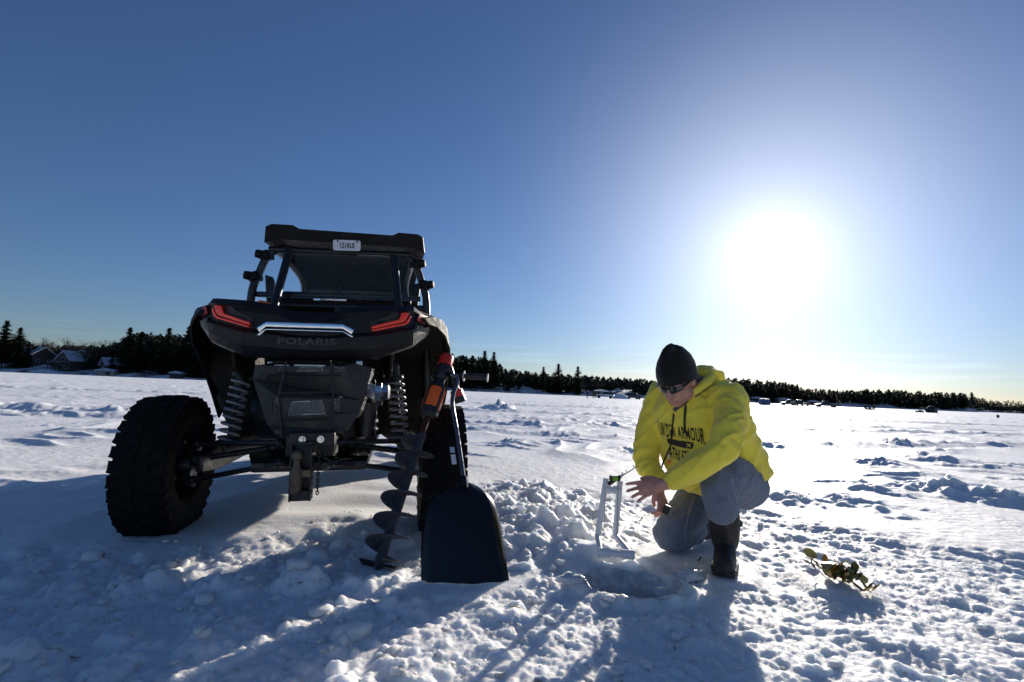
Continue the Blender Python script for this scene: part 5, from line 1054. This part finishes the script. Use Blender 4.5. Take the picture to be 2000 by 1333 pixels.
def sled(px, Y, label):
    q = at(px, 780, Y); o = empty('sled', (q.x, Y, snow_z(q.x, Y))); tag(o, label, 'sled'); m = MB(); m.loft([[Vector((x, -0.35, 0.35)), Vector((x, -0.3, 0.02)), Vector((x, 0.3, 0.02)), Vector((x, 0.35, 0.35)), Vector((x, 0.3, 0.31)), Vector((x, 0.26, 0.06)), Vector((x, -0.26, 0.06)), Vector((x, -0.3, 0.31))] for x in (-0.8, 0, 0.7)]); m.build('tub', M_DCAR, o); m = MB(); m.box((0.1, 0, 0.32), (0.6, 0.4, 0.4)); m.build('load', M_TRIM, o, bevel=0.04)
sled(1796, 117, 'dark sled left of the dome shelter'); sled(1697, 121, 'dark sled between the two sitting people')
q = at(1212, 780, 135); o = empty('covered_boat', (q.x, 135, snow_z(q.x, 135))); tag(o, 'snow-covered boat between the silver and dark cars', 'boat'); m = MB(); m.loft([[Vector((x, y*wd, z*hh)) for y, z in ((-1, 0.0), (-1.05, 0.5), (-0.5, 0.9), (0, 1.0), (0.5, 0.9), (1.05, 0.5), (1, 0.0))] for x, wd, hh in ((-1.9, 0.7, 0.9), (-1.2, 0.9, 1.3), (0.4, 0.9, 1.2), (1.6, 0.5, 0.9), (2.0, 0.1, 0.6))]); m.build('tarpaulin', mat('frosty_tarp', (0.50, 0.58, 0.72), 0.7, var=0.15), o, smooth=50)
q = at(1949, 812, 70); o = MB(); o.lathe([(0.0, 0.0), (0.15, 0.0), (0.16, 0.38), (0.15, 0.4), (0.0, 0.4)], c=(0, 0, 0), n=14); b_ = empty('bucket', (q.x, 70, snow_z(q.x, 70))); o.build('pail', M_DCAR, b_); o = MB(); o.tube([(-0.15, 0, 0.38), (-0.1, 0, 0.5), (0.1, 0, 0.5), (0.15, 0, 0.38)], 0.01, 5); o.build('handle', M_TRIM, b_); tag(b_, 'lone dark bucket standing on the ice at the far right', 'bucket')
# ------------------------------------------------------------------ shovel, auger, rod stand and small things on the snow
M_SHOVEL = mat('black_shovel_plastic', (0.006, 0.006, 0.0065), 0.22, var=0.15, spec=0.5, rvar=0.05)
M_AUGER = mat('blue_grey_auger_paint', (0.040, 0.044, 0.058), 0.5, var=0.25, spec=0.4)
M_ORG2 = mat('orange_housing', (0.80, 0.13, 0.015), 0.42, var=0.12, bump=0.2, bscale=90)
M_REDP = mat('red_tool_plastic', (0.62, 0.028, 0.02), 0.35, var=0.15)
M_TOOL = mat('black_tool_plastic', (0.016, 0.016, 0.017), 0.45, bump=0.15, bscale=200)
M_PVC = mat('white_pvc', (0.78, 0.79, 0.80), 0.38, var=0.05, dust=((0.5, 0.5, 0.5), 0.4, 30.0))

def make_shovel():
    root = empty('snow_shovel', at(910, 1138, 2.22)); inv = Matrix.Translation(-root.location)
    tag(root, 'upright black plastic snow shovel with thin bent handle leaning by the rear wheel', 'shovel')
    A = at(911, 1141, 2.215); B = at(905, 938, 2.458); ax = (B-A); side = (at(992, 1131, 2.24)-at(828, 1143, 2.19)).normalized(); nrm = side.cross(ax).normalized()
    if nrm.y > 0: nrm = -nrm                                    # outer, convex face towards -Y
    prof = [(0.0, 0.186, 0.184), (0.12, 0.188, 0.180), (0.3, 0.190, 0.174), (0.547, 0.190, 0.164), (0.70, 0.188, 0.152), (0.78, 0.180, 0.142), (0.84, 0.166, 0.128), (0.89, 0.145, 0.112), (0.93, 0.118, 0.092), (0.966, 0.085, 0.068), (0.988, 0.05, 0.042), (1.0, 0.022, 0.02)]
    nu = 24; front, back = [], []
    for v, wl, wr in prof:
        rf, rb = [], []
        for i in range(nu+1):
            u = -1+2*i/nu; w = wl if u < 0 else wr*1.0
            dep = 0.055*(1-abs(u)**2.6)*(0.55+0.45*min(1, v/0.5)) - 0.028*max(0, (v-0.75)/0.25)**2 - 0.03
            rib = 0.006*math.exp(-((abs(u)-0.80)/0.10)**2)
            p = A + ax*(v - 0.03*(1-abs(u)**2)*(v < 0.05)) + side*(u*w) + nrm*(dep+rib); rf.append(p); rb.append(p - nrm*0.005)
        front.append(rf); back.append(rb)
    m = MB(); n = nu+1
    vs = [p for r in front for p in r] + [p for r in back for p in r]; N = len(prof)*n; fs = []
    for i in range(len(prof)-1):
        for k in range(nu): fs.append((i*n+k, i*n+k+1, (i+1)*n+k+1, (i+1)*n+k)); fs.append((N+i*n+k, N+(i+1)*n+k, N+(i+1)*n+k+1, N+i*n+k+1))
    for i in range(len(prof)-1): fs.append((i*n, (i+1)*n, N+(i+1)*n, N+i*n)); fs.append((i*n+nu, N+i*n+nu, N+(i+1)*n+nu, (i+1)*n+nu))
    for k in range(nu): fs.append((k, N+k, N+k+1, k+1)); t = (len(prof)-1)*n; fs.append((t+k, t+k+1, N+t+k+1, N+t+k))
    m.add(vs, fs); m.build('blade', M_SHOVEL, root, smooth=55)
    path = [B - ax*0.06, B + ax*0.02, at(899, 890, 2.531), at(890, 830, 2.629), at(884, 795, 2.69), at(885, 772, 2.731), at(893, 748, 2.77), at(892, 738, 2.785), at(882, 733, 2.80)]
    pp, rr = cat(path, [0.0125]*len(path), 6); MB().tube(pp, 0.0115, 12).build('handle', mat('satin_aluminium_tube', (0.20, 0.20, 0.21), 0.22, metal=0.9), root)
    sl = MB(); sl.tube([B - ax*0.10 + nrm*0.004, B + ax*0.03], [0.024, 0.018], 12); sl.build('socket', M_SHOVEL, root)
    g = MB(); t = at(882, 733, 2.80); gs = Vector((1, 0.1, 0)); g.tube(cat([t, t - gs*0.03 + Vector((0, 0.03, 0.004)), t - gs*0.075 + Vector((0, 0.05, 0.012)), t - gs*0.11 + Vector((0, 0.06, 0.0)), t - gs*0.12 + Vector((0, 0.06, -0.03)), t - gs*0.10 + Vector((0, 0.055, -0.05))], [0.011]*6, 5)[0], 0.011, 8); g.build('grip', M_SHOVEL, root)
    c = at(889, 897, 2.515); d = (at(899, 890, 2.531)-at(890, 830, 2.629)).normalized()
    for k, (h, zz, mm) in enumerate(((0.052, 0.0, mat('white_sticker', (0.72, 0.73, 0.78), 0.5)), (0.03, -0.052, mat('pale_blue_sticker', (0.45, 0.5, 0.62), 0.5)))):
        q = MB(); q.box(c - d*zz*-1 + Vector((-0.006, -0.012, 0)), (0.022, 0.002, h), Matrix((side, (d.cross(side)).normalized(), d)).transposed()); q.build('label_sticker', mm, root)
    q = MB(); q.box(c + Vector((0.002, -0.0145, -0.012)), (0.012, 0.001, 0.012)); q.build('sticker_print', mat('green_print', (0.35, 0.5, 0.08), 0.5), root)
    for ch in root.children: ch.matrix_parent_inverse = inv
make_shovel()

def make_auger():
    A = at(740, 1103, 2.34); T = at(868, 716, 2.88); root = empty('ice_auger', A); inv = Matrix.Translation(-A)
    tag(root, 'dark spiral ice auger with orange collar leaning against the vehicle', 'ice auger')
    ax = T-A; L = ax.length; d = ax.normalized(); s, u, _ = basis(d)
    def P(t): return A + ax*t
    MB().tube([P(-0.01), P(0.60)], 0.023, 14).build('shaft', M_AUGER, root)
    fl = MB(); vs, fs = [], []; turns = 6.2; n = 22; tot = int(turns*n); t0, t1 = 0.0, 0.585
    for i in range(tot+1):
        a = -2*math.pi*i/n + 1.0; c = P(t0+(t1-t0)*i/tot); k = min(1, (tot-i)/10); r = 0.094*k + 0.02*(1-k); dv = s*math.cos(a)+u*math.sin(a)
        for rr, off in ((0.021, -0.004), (r, -0.002), (r, 0.002), (0.021, 0.004)): vs.append(c + dv*rr + d*off + d*0.01*(rr/0.09))
    for i in range(tot):
        for k in range(4): k2 = (k+1) % 4; fs.append((i*4+k, i*4+k2, (i+1)*4+k2, (i+1)*4+k))
    fs += [(0, 1, 2, 3), (tot*4+3, tot*4+2, tot*4+1, tot*4)]; fl.add(vs, fs); fl.build('flighting', M_AUGER, root, smooth=45)
    bl = MB(); c = P(-0.004)
    for sg in (-1, 1):
        bl.loft([[c + s*sg*x + u*(sg*y) + d*z for x, y, z in ((0.01, -0.014, 0.012), (0.01, 0.02, 0.0), (0.01, 0.02, -0.006), (0.01, -0.014, 0.006))], [c + s*sg*x + u*(sg*y) + d*z for x, y, z in ((0.088, -0.03, 0.014), (0.088, 0.012, 0.0), (0.088, 0.012, -0.006), (0.088, -0.03, 0.008))]])
    bl.tube([c + d*0.0, c - d*0.035], [0.012, 0.003], 10); bl.build('cutting_blade', mat('dark_blade_steel', (0.02, 0.02, 0.022), 0.35, metal=0.6), root, bevel=0.001)
    q = MB(); q.tube([P(0.585), P(0.60), P(0.70)], [0.022, 0.016, 0.016], 12); q.build('drive_rod', mat('dark_red_rod', (0.05, 0.012, 0.01), 0.4, metal=0.4), root)
    q = MB(); q.lathe([(0.0, 0.69*L), (0.03, 0.69*L), (0.047, 0.705*L), (0.050, 0.74*L), (0.0, 0.745*L)], c=A, axis=d, n=24); q.build('lower_collar', M_TOOL, root, smooth=35)
    q = MB(); q.lathe([(0.0, 0.742*L), (0.051, 0.742*L), (0.052, 0.75*L), (0.052, 0.845*L), (0.050, 0.852*L), (0.0, 0.853*L)], c=A, axis=d, n=28); oc = q.build('orange_collar', M_ORG2, root, smooth=35)
    q = MB()
    for k in range(4): a = k*math.pi/2+0.4; v = s*math.cos(a)+u*math.sin(a); q.box(P(0.79)+v*0.052, (0.016, 0.008, 0.15), Matrix((v.cross(d), v, d)).transposed())
    q.build('grip_rib', M_TOOL, oc, bevel=0.002)
    q = MB(); q.lathe([(0.0, 0.85*L), (0.048, 0.85*L), (0.043, 0.875*L), (0.03, 0.895*L), (0.024, 0.93*L), (0.0, 0.93*L)], c=A, axis=d, n=22); q.build('upper_collar', M_TOOL, root, smooth=35)
    # the cordless drill that drives it
    H_ = P(0.955); q = MB(); q.lathe([(0.0, -0.05), (0.024, -0.05), (0.034, -0.03), (0.038, 0.0), (0.040, 0.05), (0.036, 0.085), (0.0, 0.09)], c=H_, axis=d, n=20); drill = q.build('drill_body', M_TOOL, root, smooth=40)
    q = MB(); q.lathe([(0.0, 0.052), (0.041, 0.052), (0.041, 0.105), (0.034, 0.118), (0.0, 0.12)], c=H_ + Vector((0.0, -0.01, 0)), axis=d, n=18); q.build('motor_cap', M_REDP, drill, smooth=35)
    hd = Vector((0.35, 0.0, -0.92)); hb = H_ + d*0.04 + Vector((0.03, -0.01, 0)); q = MB(); q.tube([hb, hb + hd*0.06, hb + hd*0.13], [0.02, 0.018, 0.021], 12); q.build('pistol_grip', M_TOOL, drill, smooth=50)
    q = MB(); q.box(hb + hd*0.155, (0.065, 0.09, 0.045), Matrix.Rotation(-0.35, 3, 'Y')); q.build('battery', M_REDP, drill, bevel=0.008)
    q = MB(); q.box(hb + hd*0.19, (0.07, 0.095, 0.035), Matrix.Rotation(-0.35, 3, 'Y')); q.build('battery_base', M_TOOL, drill, bevel=0.006)
    a, e = at(880, 733, 2.84), at(953, 738, 2.82); q = MB(); q.tube([a, a + (e-a)*0.35, a + (e-a)*0.38, a + (e-a)*0.7, e], [0.010, 0.010, 0.014, 0.0165, 0.014], 12); sh = q.build('side_handle', M_TOOL, drill, smooth=50)
    for t, r in ((0.36, 0.030), (0.99, 0.024)):
        c = a + (e-a)*t; q = MB(); q.lathe([(0.0, -0.003), (r, -0.003), (r, 0.003), (0.0, 0.003)], c=c, axis=(e-a), n=18); q.build('hand_guard', mat('pale_grey_plastic', (0.32, 0.33, 0.33), 0.35), sh, smooth=30)
    for ch in root.children: ch.matrix_parent_inverse = inv
make_auger()

def make_stand():
    ul, ur = at(1167, 1046, 2.60), at(1201, 1046, 2.60); tl, tr_ = at(1184, 934, 2.60), at(1211, 940, 2.60); fl, fr = at(1173, 1080, 2.47), at(1233, 1084, 2.47)
    root = empty('rod_stand', (ul+ur)/2); inv = Matrix.Translation(-root.location); tag(root, 'white plastic pipe rod stand standing behind the fishing hole', 'rod stand')
    r = 0.0142
    MB().tube([ul - Vector((0, 0, 0.015)), tl], r, 14).build('upright', M_PVC, root); MB().tube([ur - Vector((0, 0, 0.015)), tr_], r, 14).build('upright', M_PVC, root)
    a, b = tl + (ul-tl)*0.20, tr_ + (ur-tr_)*0.17; MB().tube([a, b], r*0.98, 12).build('crossbar', M_PVC, root)
    MB().tube([ul, fl], r*0.98, 12).build('base_rail', M_PVC, root); MB().tube([ur, fr], r*0.98, 12).build('base_rail', M_PVC, root); MB().tube([fl + (fl-fr)*0.08, fr + (fr-fl)*0.06], r, 12).build('front_bar', M_PVC, root)
    for p, q2 in ((fl, fr), (fr, fl)):
        q = MB(); dd = (q2-p).normalized(); q.tube([p - dd*0.012, p + dd*0.045], 0.0215, 14); q.build('elbow_fitting', M_PVC, root)
    for p, q2 in ((a, b), (b, a)):
        q = MB(); dd = (q2-p).normalized(); q.tube([p - dd*0.004, p + dd*0.032], 0.0205, 14); q.build('tee_fitting', M_PVC, root)
    for ch in root.children: ch.matrix_parent_inverse = inv
    # the small rod laid across its top
    rd = empty('ice_fishing_rod', at(1200, 942, 2.585)); inv = Matrix.Translation(-rd.location); tag(rd, 'short ice fishing rod with green spool resting on top of the white stand', 'fishing rod')
    p0, p1 = at(1188, 946, 2.57), at(1246, 911, 2.60)
    m_rod = mat('dark_rod_blank', (0.03, 0.03, 0.034), 0.3); m_line = mat('green_line', (0.28, 0.55, 0.03), 0.4); m_pink = mat('pink_tip', (0.8, 0.25, 0.22), 0.5)
    MB().tube([p0, p0 + (p1-p0)*0.42], [0.010, 0.0085], 10).build('handle', M_TOOL, rd)
    MB().tube([p0 + (p1-p0)*0.40, p1], [0.0035, 0.0018], 6).build('rod_blank', m_rod, rd)
    MB().ball(p1, 0.004, 8, 6).build('tip', m_pink, rd)
    dd = (p1-p0).normalized(); sd, su, _ = basis(dd)
    for t, r in ((0.62, 0.0045), (0.88, 0.0065)):
        c = p0 + (p1-p0)*t + Vector((-0.004, 0, 0.010)); MB().tube([c + sd*(r*math.cos(a_)) + Vector((0, 0, r*math.sin(a_))) for a_ in [2*math.pi*i/14 for i in range(14)]], 0.0012, 5, closed=True).build('line_guide', m_rod, rd)
    rc = at(1203, 935, 2.57); q = MB(); q.lathe([(0.0, -0.032), (0.015, -0.030), (0.016, -0.025), (0.009, -0.023), (0.009, 0.010), (0.015, 0.012), (0.015, 0.018), (0.006, 0.022), (0.0, 0.026)], c=rc, axis=(1, 0.15, 0.02), n=18); reel = q.build('reel', M_TOOL, rd, smooth=35)
    q = MB(); q.lathe([(0.0095, -0.022), (0.0125, -0.020), (0.0125, 0.007), (0.0095, 0.009)], c=rc, axis=(1, 0.15, 0.02), n=18, close=True); q.build('spool', m_line, reel, smooth=40)
    q = MB(); q.tube([rc + Vector((0.02, 0, 0)), rc + Vector((0.03, 0, 0.022)), rc + Vector((0.03, -0.008, 0.03))], 0.003, 6); q.build('crank', M_ALU, reel)
    for p in (at(1182, 945, 2.56), at(1207, 948, 2.58)):
        q = MB(); q.tube([p, Vector((p.x, p.y, 0.07))], 0.0009, 4); q.build('fishing_line', m_rod, rd)
    for ch in rd.children: ch.matrix_parent_inverse = inv
make_stand()

# dark water standing in the hole
def water_mat():
    g = NG('slushy_water'); p = g.n('ShaderNodeBsdfPrincipled'); v = g.coord(); c = g.ramp(g.noise(v, 16.0, 5, 0.6), [(0.35, (0.05, 0.055, 0.055)), (0.7, (0.20, 0.21, 0.21))])
    g.l(c, p.inputs['Base Color']); p.inputs['Roughness'].default_value = 0.08; p.inputs['Specular IOR Level'].default_value = 0.6; g.l(g.bump(g.noise(v, 25, 3), 0.15, 0.003), p.inputs['Normal']); g.l(p.outputs[0], g.out.inputs[0]); return g.m
w = MB(); w.lathe([(0.0, 0.0), (0.16, 0.0), (0.16, -0.02), (0.0, -0.02)], c=(HOLE[0], HOLE[1], -0.088), n=36); wo = w.build('water', water_mat()); wo['kind'] = 'structure'; wo['label'] = 'dark slushy water standing in the round fishing hole'
def slush():
    """wet grey ice lining the hole and its rim"""
    g = NG('wet_slush'); p = g.n('ShaderNodeBsdfPrincipled'); v = g.coord(); c = g.ramp(g.noise(v, 22.0, 6, 0.65), [(0.3, (0.34, 0.35, 0.36)), (0.55, (0.62, 0.63, 0.64)), (0.75, (0.86, 0.87, 0.88))])
    g.l(c, p.inputs['Base Color']); g.l(g.rng(g.noise(v, 30, 4), 0.3, 0.7, 0.12, 0.5), p.inputs['Roughness']); g.l(g.bump(g.noise(v, 70, 5, 0.7), 0.5, 0.005), p.inputs['Normal']); g.l(p.outputs[0], g.out.inputs[0])
    na, nr = 120, 34; A_, R_ = np.meshgrid(np.linspace(0, 2*np.pi, na, endpoint=False), np.linspace(0.62, 1.0, nr)); out = 1.0 + 0.45*(0.5+0.9*pnoise(np.cos(A_)*1.6+3, np.sin(A_)*1.6, 171)); rr = np.where(R_ < 0.75, R_, 0.75+(R_-0.75)/0.25*(out-0.75+0.25))
    x = HOLE[0]+0.155*rr*np.cos(A_); y = HOLE[1]+0.115*rr*np.sin(A_); z = snow_h(x.ravel(), y.ravel()).reshape(x.shape) + 0.006*(1-sstep(0.9, 1.0, R_)) - 0.006*sstep(0.93, 1.0, R_)
    i, j = np.meshgrid(np.arange(nr-1), np.arange(na), indexing='ij'); j2 = (j+1) % na
    o = np_mesh('slush', np.stack([x.ravel(), y.ravel(), z.ravel()], 1), np.stack([i*na+j, (i+1)*na+j, (i+1)*na+j2, i*na+j2], -1).reshape(-1, 4), g.m); o['kind'] = 'structure'; o['label'] = 'wet grey slush lining the rim of the fishing hole'
slush()

# ice slabs and shards thrown out of the hole
def ice_mat():
    g = NG('grey_ice'); p = g.n('ShaderNodeBsdfPrincipled'); v = g.coord(); c = g.ramp(g.noise(v, 30.0, 5, 0.6), [(0.3, (0.55, 0.58, 0.60)), (0.7, (0.80, 0.82, 0.84))])
    g.l(c, p.inputs['Base Color']); p.inputs['Roughness'].default_value = 0.16; p.inputs['Transmission Weight'].default_value = 0.1; p.inputs['IOR'].default_value = 1.31; g.l(g.bump(g.noise(v, 60, 4), 0.4, 0.004), p.inputs['Normal']); g.l(p.outputs[0], g.out.inputs[0]); return g.m
M_ICE = ice_mat()
rs = random.Random(5)
def chunk(c, size, rot, seed, sub=2):
    bm = bmesh.new(); bmesh.ops.create_icosphere(bm, subdivisions=sub, radius=1.0); co = np.array([v.co[:] for v in bm.verts])
    n1 = fbm(co[:, 0]*1.3+seed, co[:, 1]*1.3+co[:, 2]*1.7, 3, seed % 97); n2 = pnoise(co[:, 0]*4+co[:, 2]*3, co[:, 1]*4+seed, seed % 89)
    for v, a, b2 in zip(bm.verts, n1, n2):
        d = Vector(v.co); q = Vector([math.copysign(abs(t)**0.72, t) for t in d]); v.co = q*(1+0.42*a+0.12*b2)
    M = Matrix.Translation(c) @ rot.to_4x4() @ Matrix.Diagonal((*size, 1)); bmesh.ops.transform(bm, matrix=M, verts=bm.verts)
    vs = [v.co.copy() for v in bm.verts]; bm.verts.index_update(); fs = [tuple(v.index for v in f_.verts) for f_ in bm.faces]; bm.free(); return vs, fs
SLABS = [((1118, 1128), (0.05, 0.03, 0.02), 'wet grey ice lump on the near rim of the fishing hole'), ((1300, 1135), (0.045, 0.035, 0.03), 'flat ice slab beside the fishing hole towards the boot'),
         ((1345, 1105), (0.07, 0.05, 0.03), 'grey ice chunk between the fishing hole and the front boot'), ((1170, 1008), (0.022, 0.02, 0.055), 'slim upright snow spike behind the white stand')]
for (px, py), size, lab in SLABS:
    d = at(px, py, 1.0)-Vector((0, 0, CAM_H)); p = Vector((0, 0, CAM_H)) + d*((CAM_H-0.03)/-d.z)
    p.z = snow_z(p.x, p.y) + min(size[1:])*0.5; m = MB(); m.add(*chunk(p, size, Matrix.Rotation(rs.uniform(-0.5, 0.5), 3, 'Z') @ Matrix.Rotation(rs.uniform(-0.3, 0.3), 3, 'X'), rs.randint(1, 900), 3)); tag(m.build('ice_chunk' if 'spike' not in lab else 'snow_spike', M_ICE if 'spike' not in lab else M_SNOW, smooth=60), lab, 'ice' if 'spike' not in lab else 'snow')
# loose clods lying on the trampled snow: too many to count
V, Fc, base = [], [], 0
protos = [chunk(Vector(), (1, 1, 1), Matrix.Identity(3), 11+7*i, 2) for i in range(6)]
pv = [np.array([tuple(v) for v in a]) for a, _ in protos]; pf = [np.array(b2) for _, b2 in protos]
rg = np.random.default_rng(12); pts = []
while len(pts) < 900:
    y = rg.uniform(1.3, 4.6); x = rg.uniform(-1.15, 1.15)*y
    lim = np.interp(x, [-3, -1.2, -0.3, 0.0, 0.8, 1.6, 2.4, 4], [2.4, 2.6, 4.2, 4.6, 4.1, 3.9, 3.1, 2.6])
    if y > lim or math.hypot(x-HOLE[0], y-HOLE[1]) < 0.2: continue
    if x > 0.75 and rg.random() < 0.8: continue
    pts.append((x, y))
pts = np.array(pts); zz = snow_h(pts[:, 0].copy(), pts[:, 1].copy())
for i, ((x, y), z) in enumerate(zip(pts, zz)):
    if any(math.hypot(x-a, y-b2) < r_*0.8 for a, b2, r_, _ in PADS): continue
    r_ = float(0.005+0.016*rg.random()**4); 
    if x < -0.3 and rg.random() < 0.03: r_ = float(rg.uniform(0.025, 0.05))
    k = i % 6; a = rg.uniform(0, 6.28); ca, sa = math.cos(a), math.sin(a); v = pv[k]*np.array([r_*rg.uniform(0.8, 1.5), r_, r_*rg.uniform(0.5, 0.9)]); v = np.stack([v[:, 0]*ca-v[:, 1]*sa, v[:, 0]*sa+v[:, 1]*ca, v[:, 2]], 1) + np.array([x, y, z+r_*0.05]); V.append(v); Fc.append(pf[k]+base); base += len(v)
cl = np_mesh('loose_snow', np.concatenate(V), np.concatenate(Fc), M_SNOW); cl['kind'] = 'stuff'; cl['label'] = 'loose crumbs and clods of snow lying on the trampled surface'

# ---- pulled-up water weed and scraps
M_LEAFS = [mat('olive_leaf', (0.16, 0.17, 0.02), 0.35, var=0.45, scale=40, coat=0.2), mat('amber_leaf', (0.40, 0.22, 0.02), 0.35, var=0.4, scale=40, coat=0.2), mat('dark_leaf', (0.045, 0.055, 0.012), 0.35, var=0.4, scale=40)]
for mm in M_LEAFS: 
    pb = [n_ for n_ in mm.node_tree.nodes if n_.type == 'BSDF_PRINCIPLED'][0]; pb.inputs['Transmission Weight'].default_value = 0.15
def leaf(m, p, d, up_, Ls, Ws, curl, wave):
    d = d.normalized(); s_ = d.cross(up_).normalized(); u_ = s_.cross(d); vs, fs = [], []; n = 7
    for i in range(n):
        t = i/(n-1); w_ = Ws*math.sin(math.pi*(0.06+0.9*t))**0.8; ang = curl*t; c = p + d*(Ls*math.sin(ang)/max(curl, 1e-3)) + u_*(Ls*(1-math.cos(ang))/max(curl, 1e-3))
        for k in (-1, -0.5, 0, 0.5, 1): vs.append(c + s_*(w_*k) + u_*(0.25*w_*k*k + wave*math.sin(9*t+4*k)))
    for i in range(n-1):
        for k in range(4): fs.append((i*5+k, i*5+k+1, (i+1)*5+k+1, (i+1)*5+k))
    N = len(vs); vs2 = [v - u_*0.0008 for v in vs]; m.add(vs+vs2, fs + [tuple(reversed([q+N for q in f_])) for f_ in fs])
def make_weed():
    c = Vector((1.545, 2.44, 0.0)); root = empty('water_weed', c); inv = Matrix.Translation(-c); tag(root, 'uprooted yellow green water weed lying on the snow beside the boots', 'plant')
    g = random.Random(3); z0 = lambda x, y: snow_z(x, y)
    def gp(px, py): d = at(px, py, 1)-Vector((0, 0, CAM_H)); p = Vector((0, 0, CAM_H)) + d*(CAM_H/-d.z); p.z = z0(p.x, p.y); return p
    a, b2, c2, e = gp(1580, 1092), gp(1625, 1125), gp(1660, 1140), gp(1688, 1155)
    for pts in ([a + Vector((0, 0, 0.045)), (a+b2)/2 + Vector((0, 0, 0.04)), b2 + Vector((0, 0, 0.02)), c2 + Vector((0, 0, 0.02)), e + Vector((0, 0, 0.01))], [a + Vector((0.01, -0.01, 0.03)), (a+b2)/2 + Vector((0.02, -0.02, 0.012)), b2 + Vector((0.02, -0.03, 0.012)), c2 + Vector((-0.02, -0.02, 0.015))], [b2 + Vector((0, 0, 0.02)), b2 + Vector((0.06, 0.02, 0.05)), c2 + Vector((0.04, 0.03, 0.03))]):
        MB().tube(cat(pts, [0.0035]*len(pts), 5)[0], 0.0032, 6).build('stem', M_LEAFS[2], root)
    up_ = Vector((0, 0, 1))
    spec = [(a + up_*0.05, (0.2, -0.2, 0.9), 0.06, 0.034, 0.8, 0), (a + up_*0.02, (-0.8, -0.3, 0.3), 0.04, 0.014, 0.5, 2), (b2 + up_*0.02, (-0.1, 0.1, 1.0), 0.15, 0.030, 2.4, 1), (b2 + Vector((0.07, 0.0, 0.08)), (0.6, 0.1, -0.6), 0.07, 0.022, 1.2, 0)]
    for _ in range(60):
        t = g.random(); base_ = (b2*(1-t)+c2*t) + Vector((g.uniform(-0.09, 0.07), g.uniform(-0.06, 0.06), g.uniform(0.01, 0.05))); spec.append((base_, (g.uniform(-1, 1), g.uniform(-1, 0.8), g.uniform(0.05, 0.7)), g.uniform(0.03, 0.06), g.uniform(0.010, 0.018), g.uniform(0.4, 2.0), g.choice([0, 1, 1, 2, 2])))
    for _ in range(5): spec.append((e + Vector((g.uniform(-0.03, 0.02), g.uniform(-0.02, 0.02), 0.012)), (g.uniform(-1, 1), g.uniform(-1, 1), 0.25), 0.06, 0.02, 0.8, g.choice([1, 1, 2])))
    for p, d, L_, W_, cu, k in spec:
        m = MB(); leaf(m, Vector(p), Vector(d), Vector((0.1, 0.2, 1)) if abs(Vector(d).normalized().z) < 0.85 else Vector((-0.6, -0.8, 0.1)), L_, W_, cu, 0.002); m.build('leaf', M_LEAFS[k], root, smooth=80, recalc=False)
    for ch in root.children: ch.matrix_parent_inverse = inv
make_weed()
def ground_pt(px, py): d = at(px, py, 1)-Vector((0, 0, CAM_H)); p = Vector((0, 0, CAM_H)) + d*(CAM_H/-d.z); p.z = snow_z(p.x, p.y); return p
for (px, py), k, sz, lab in (((1248, 1014), 1, 0.045, 'small brown weed scrap on the snow behind the white stand'), ((1362, 1098), 2, 0.03, 'tiny dark leaf scrap on the snow by the front boot'), ((1005, 1196), 1, 0.03, 'thin brown twig lying on the snow in front of the shovel')):
    p = ground_pt(px, py) + Vector((0, 0, 0.008)); m = MB()
    if 'twig' in lab: m.tube([p - Vector((0.02, 0, 0)), p + Vector((0.0, 0.002, 0.003)), p + Vector((0.022, -0.004, 0))], [0.002, 0.0025, 0.0015], 6)
    else:
        leaf(m, p, Vector((1, -0.2, 0.3)), Vector((0, 0, 1)), sz, sz*0.35, 1.2, 0.003)
    tag(m.build('twig' if 'twig' in lab else 'leaf_scrap', M_LEAFS[k], smooth=60, recalc=False), lab, 'twig' if 'twig' in lab else 'leaf')
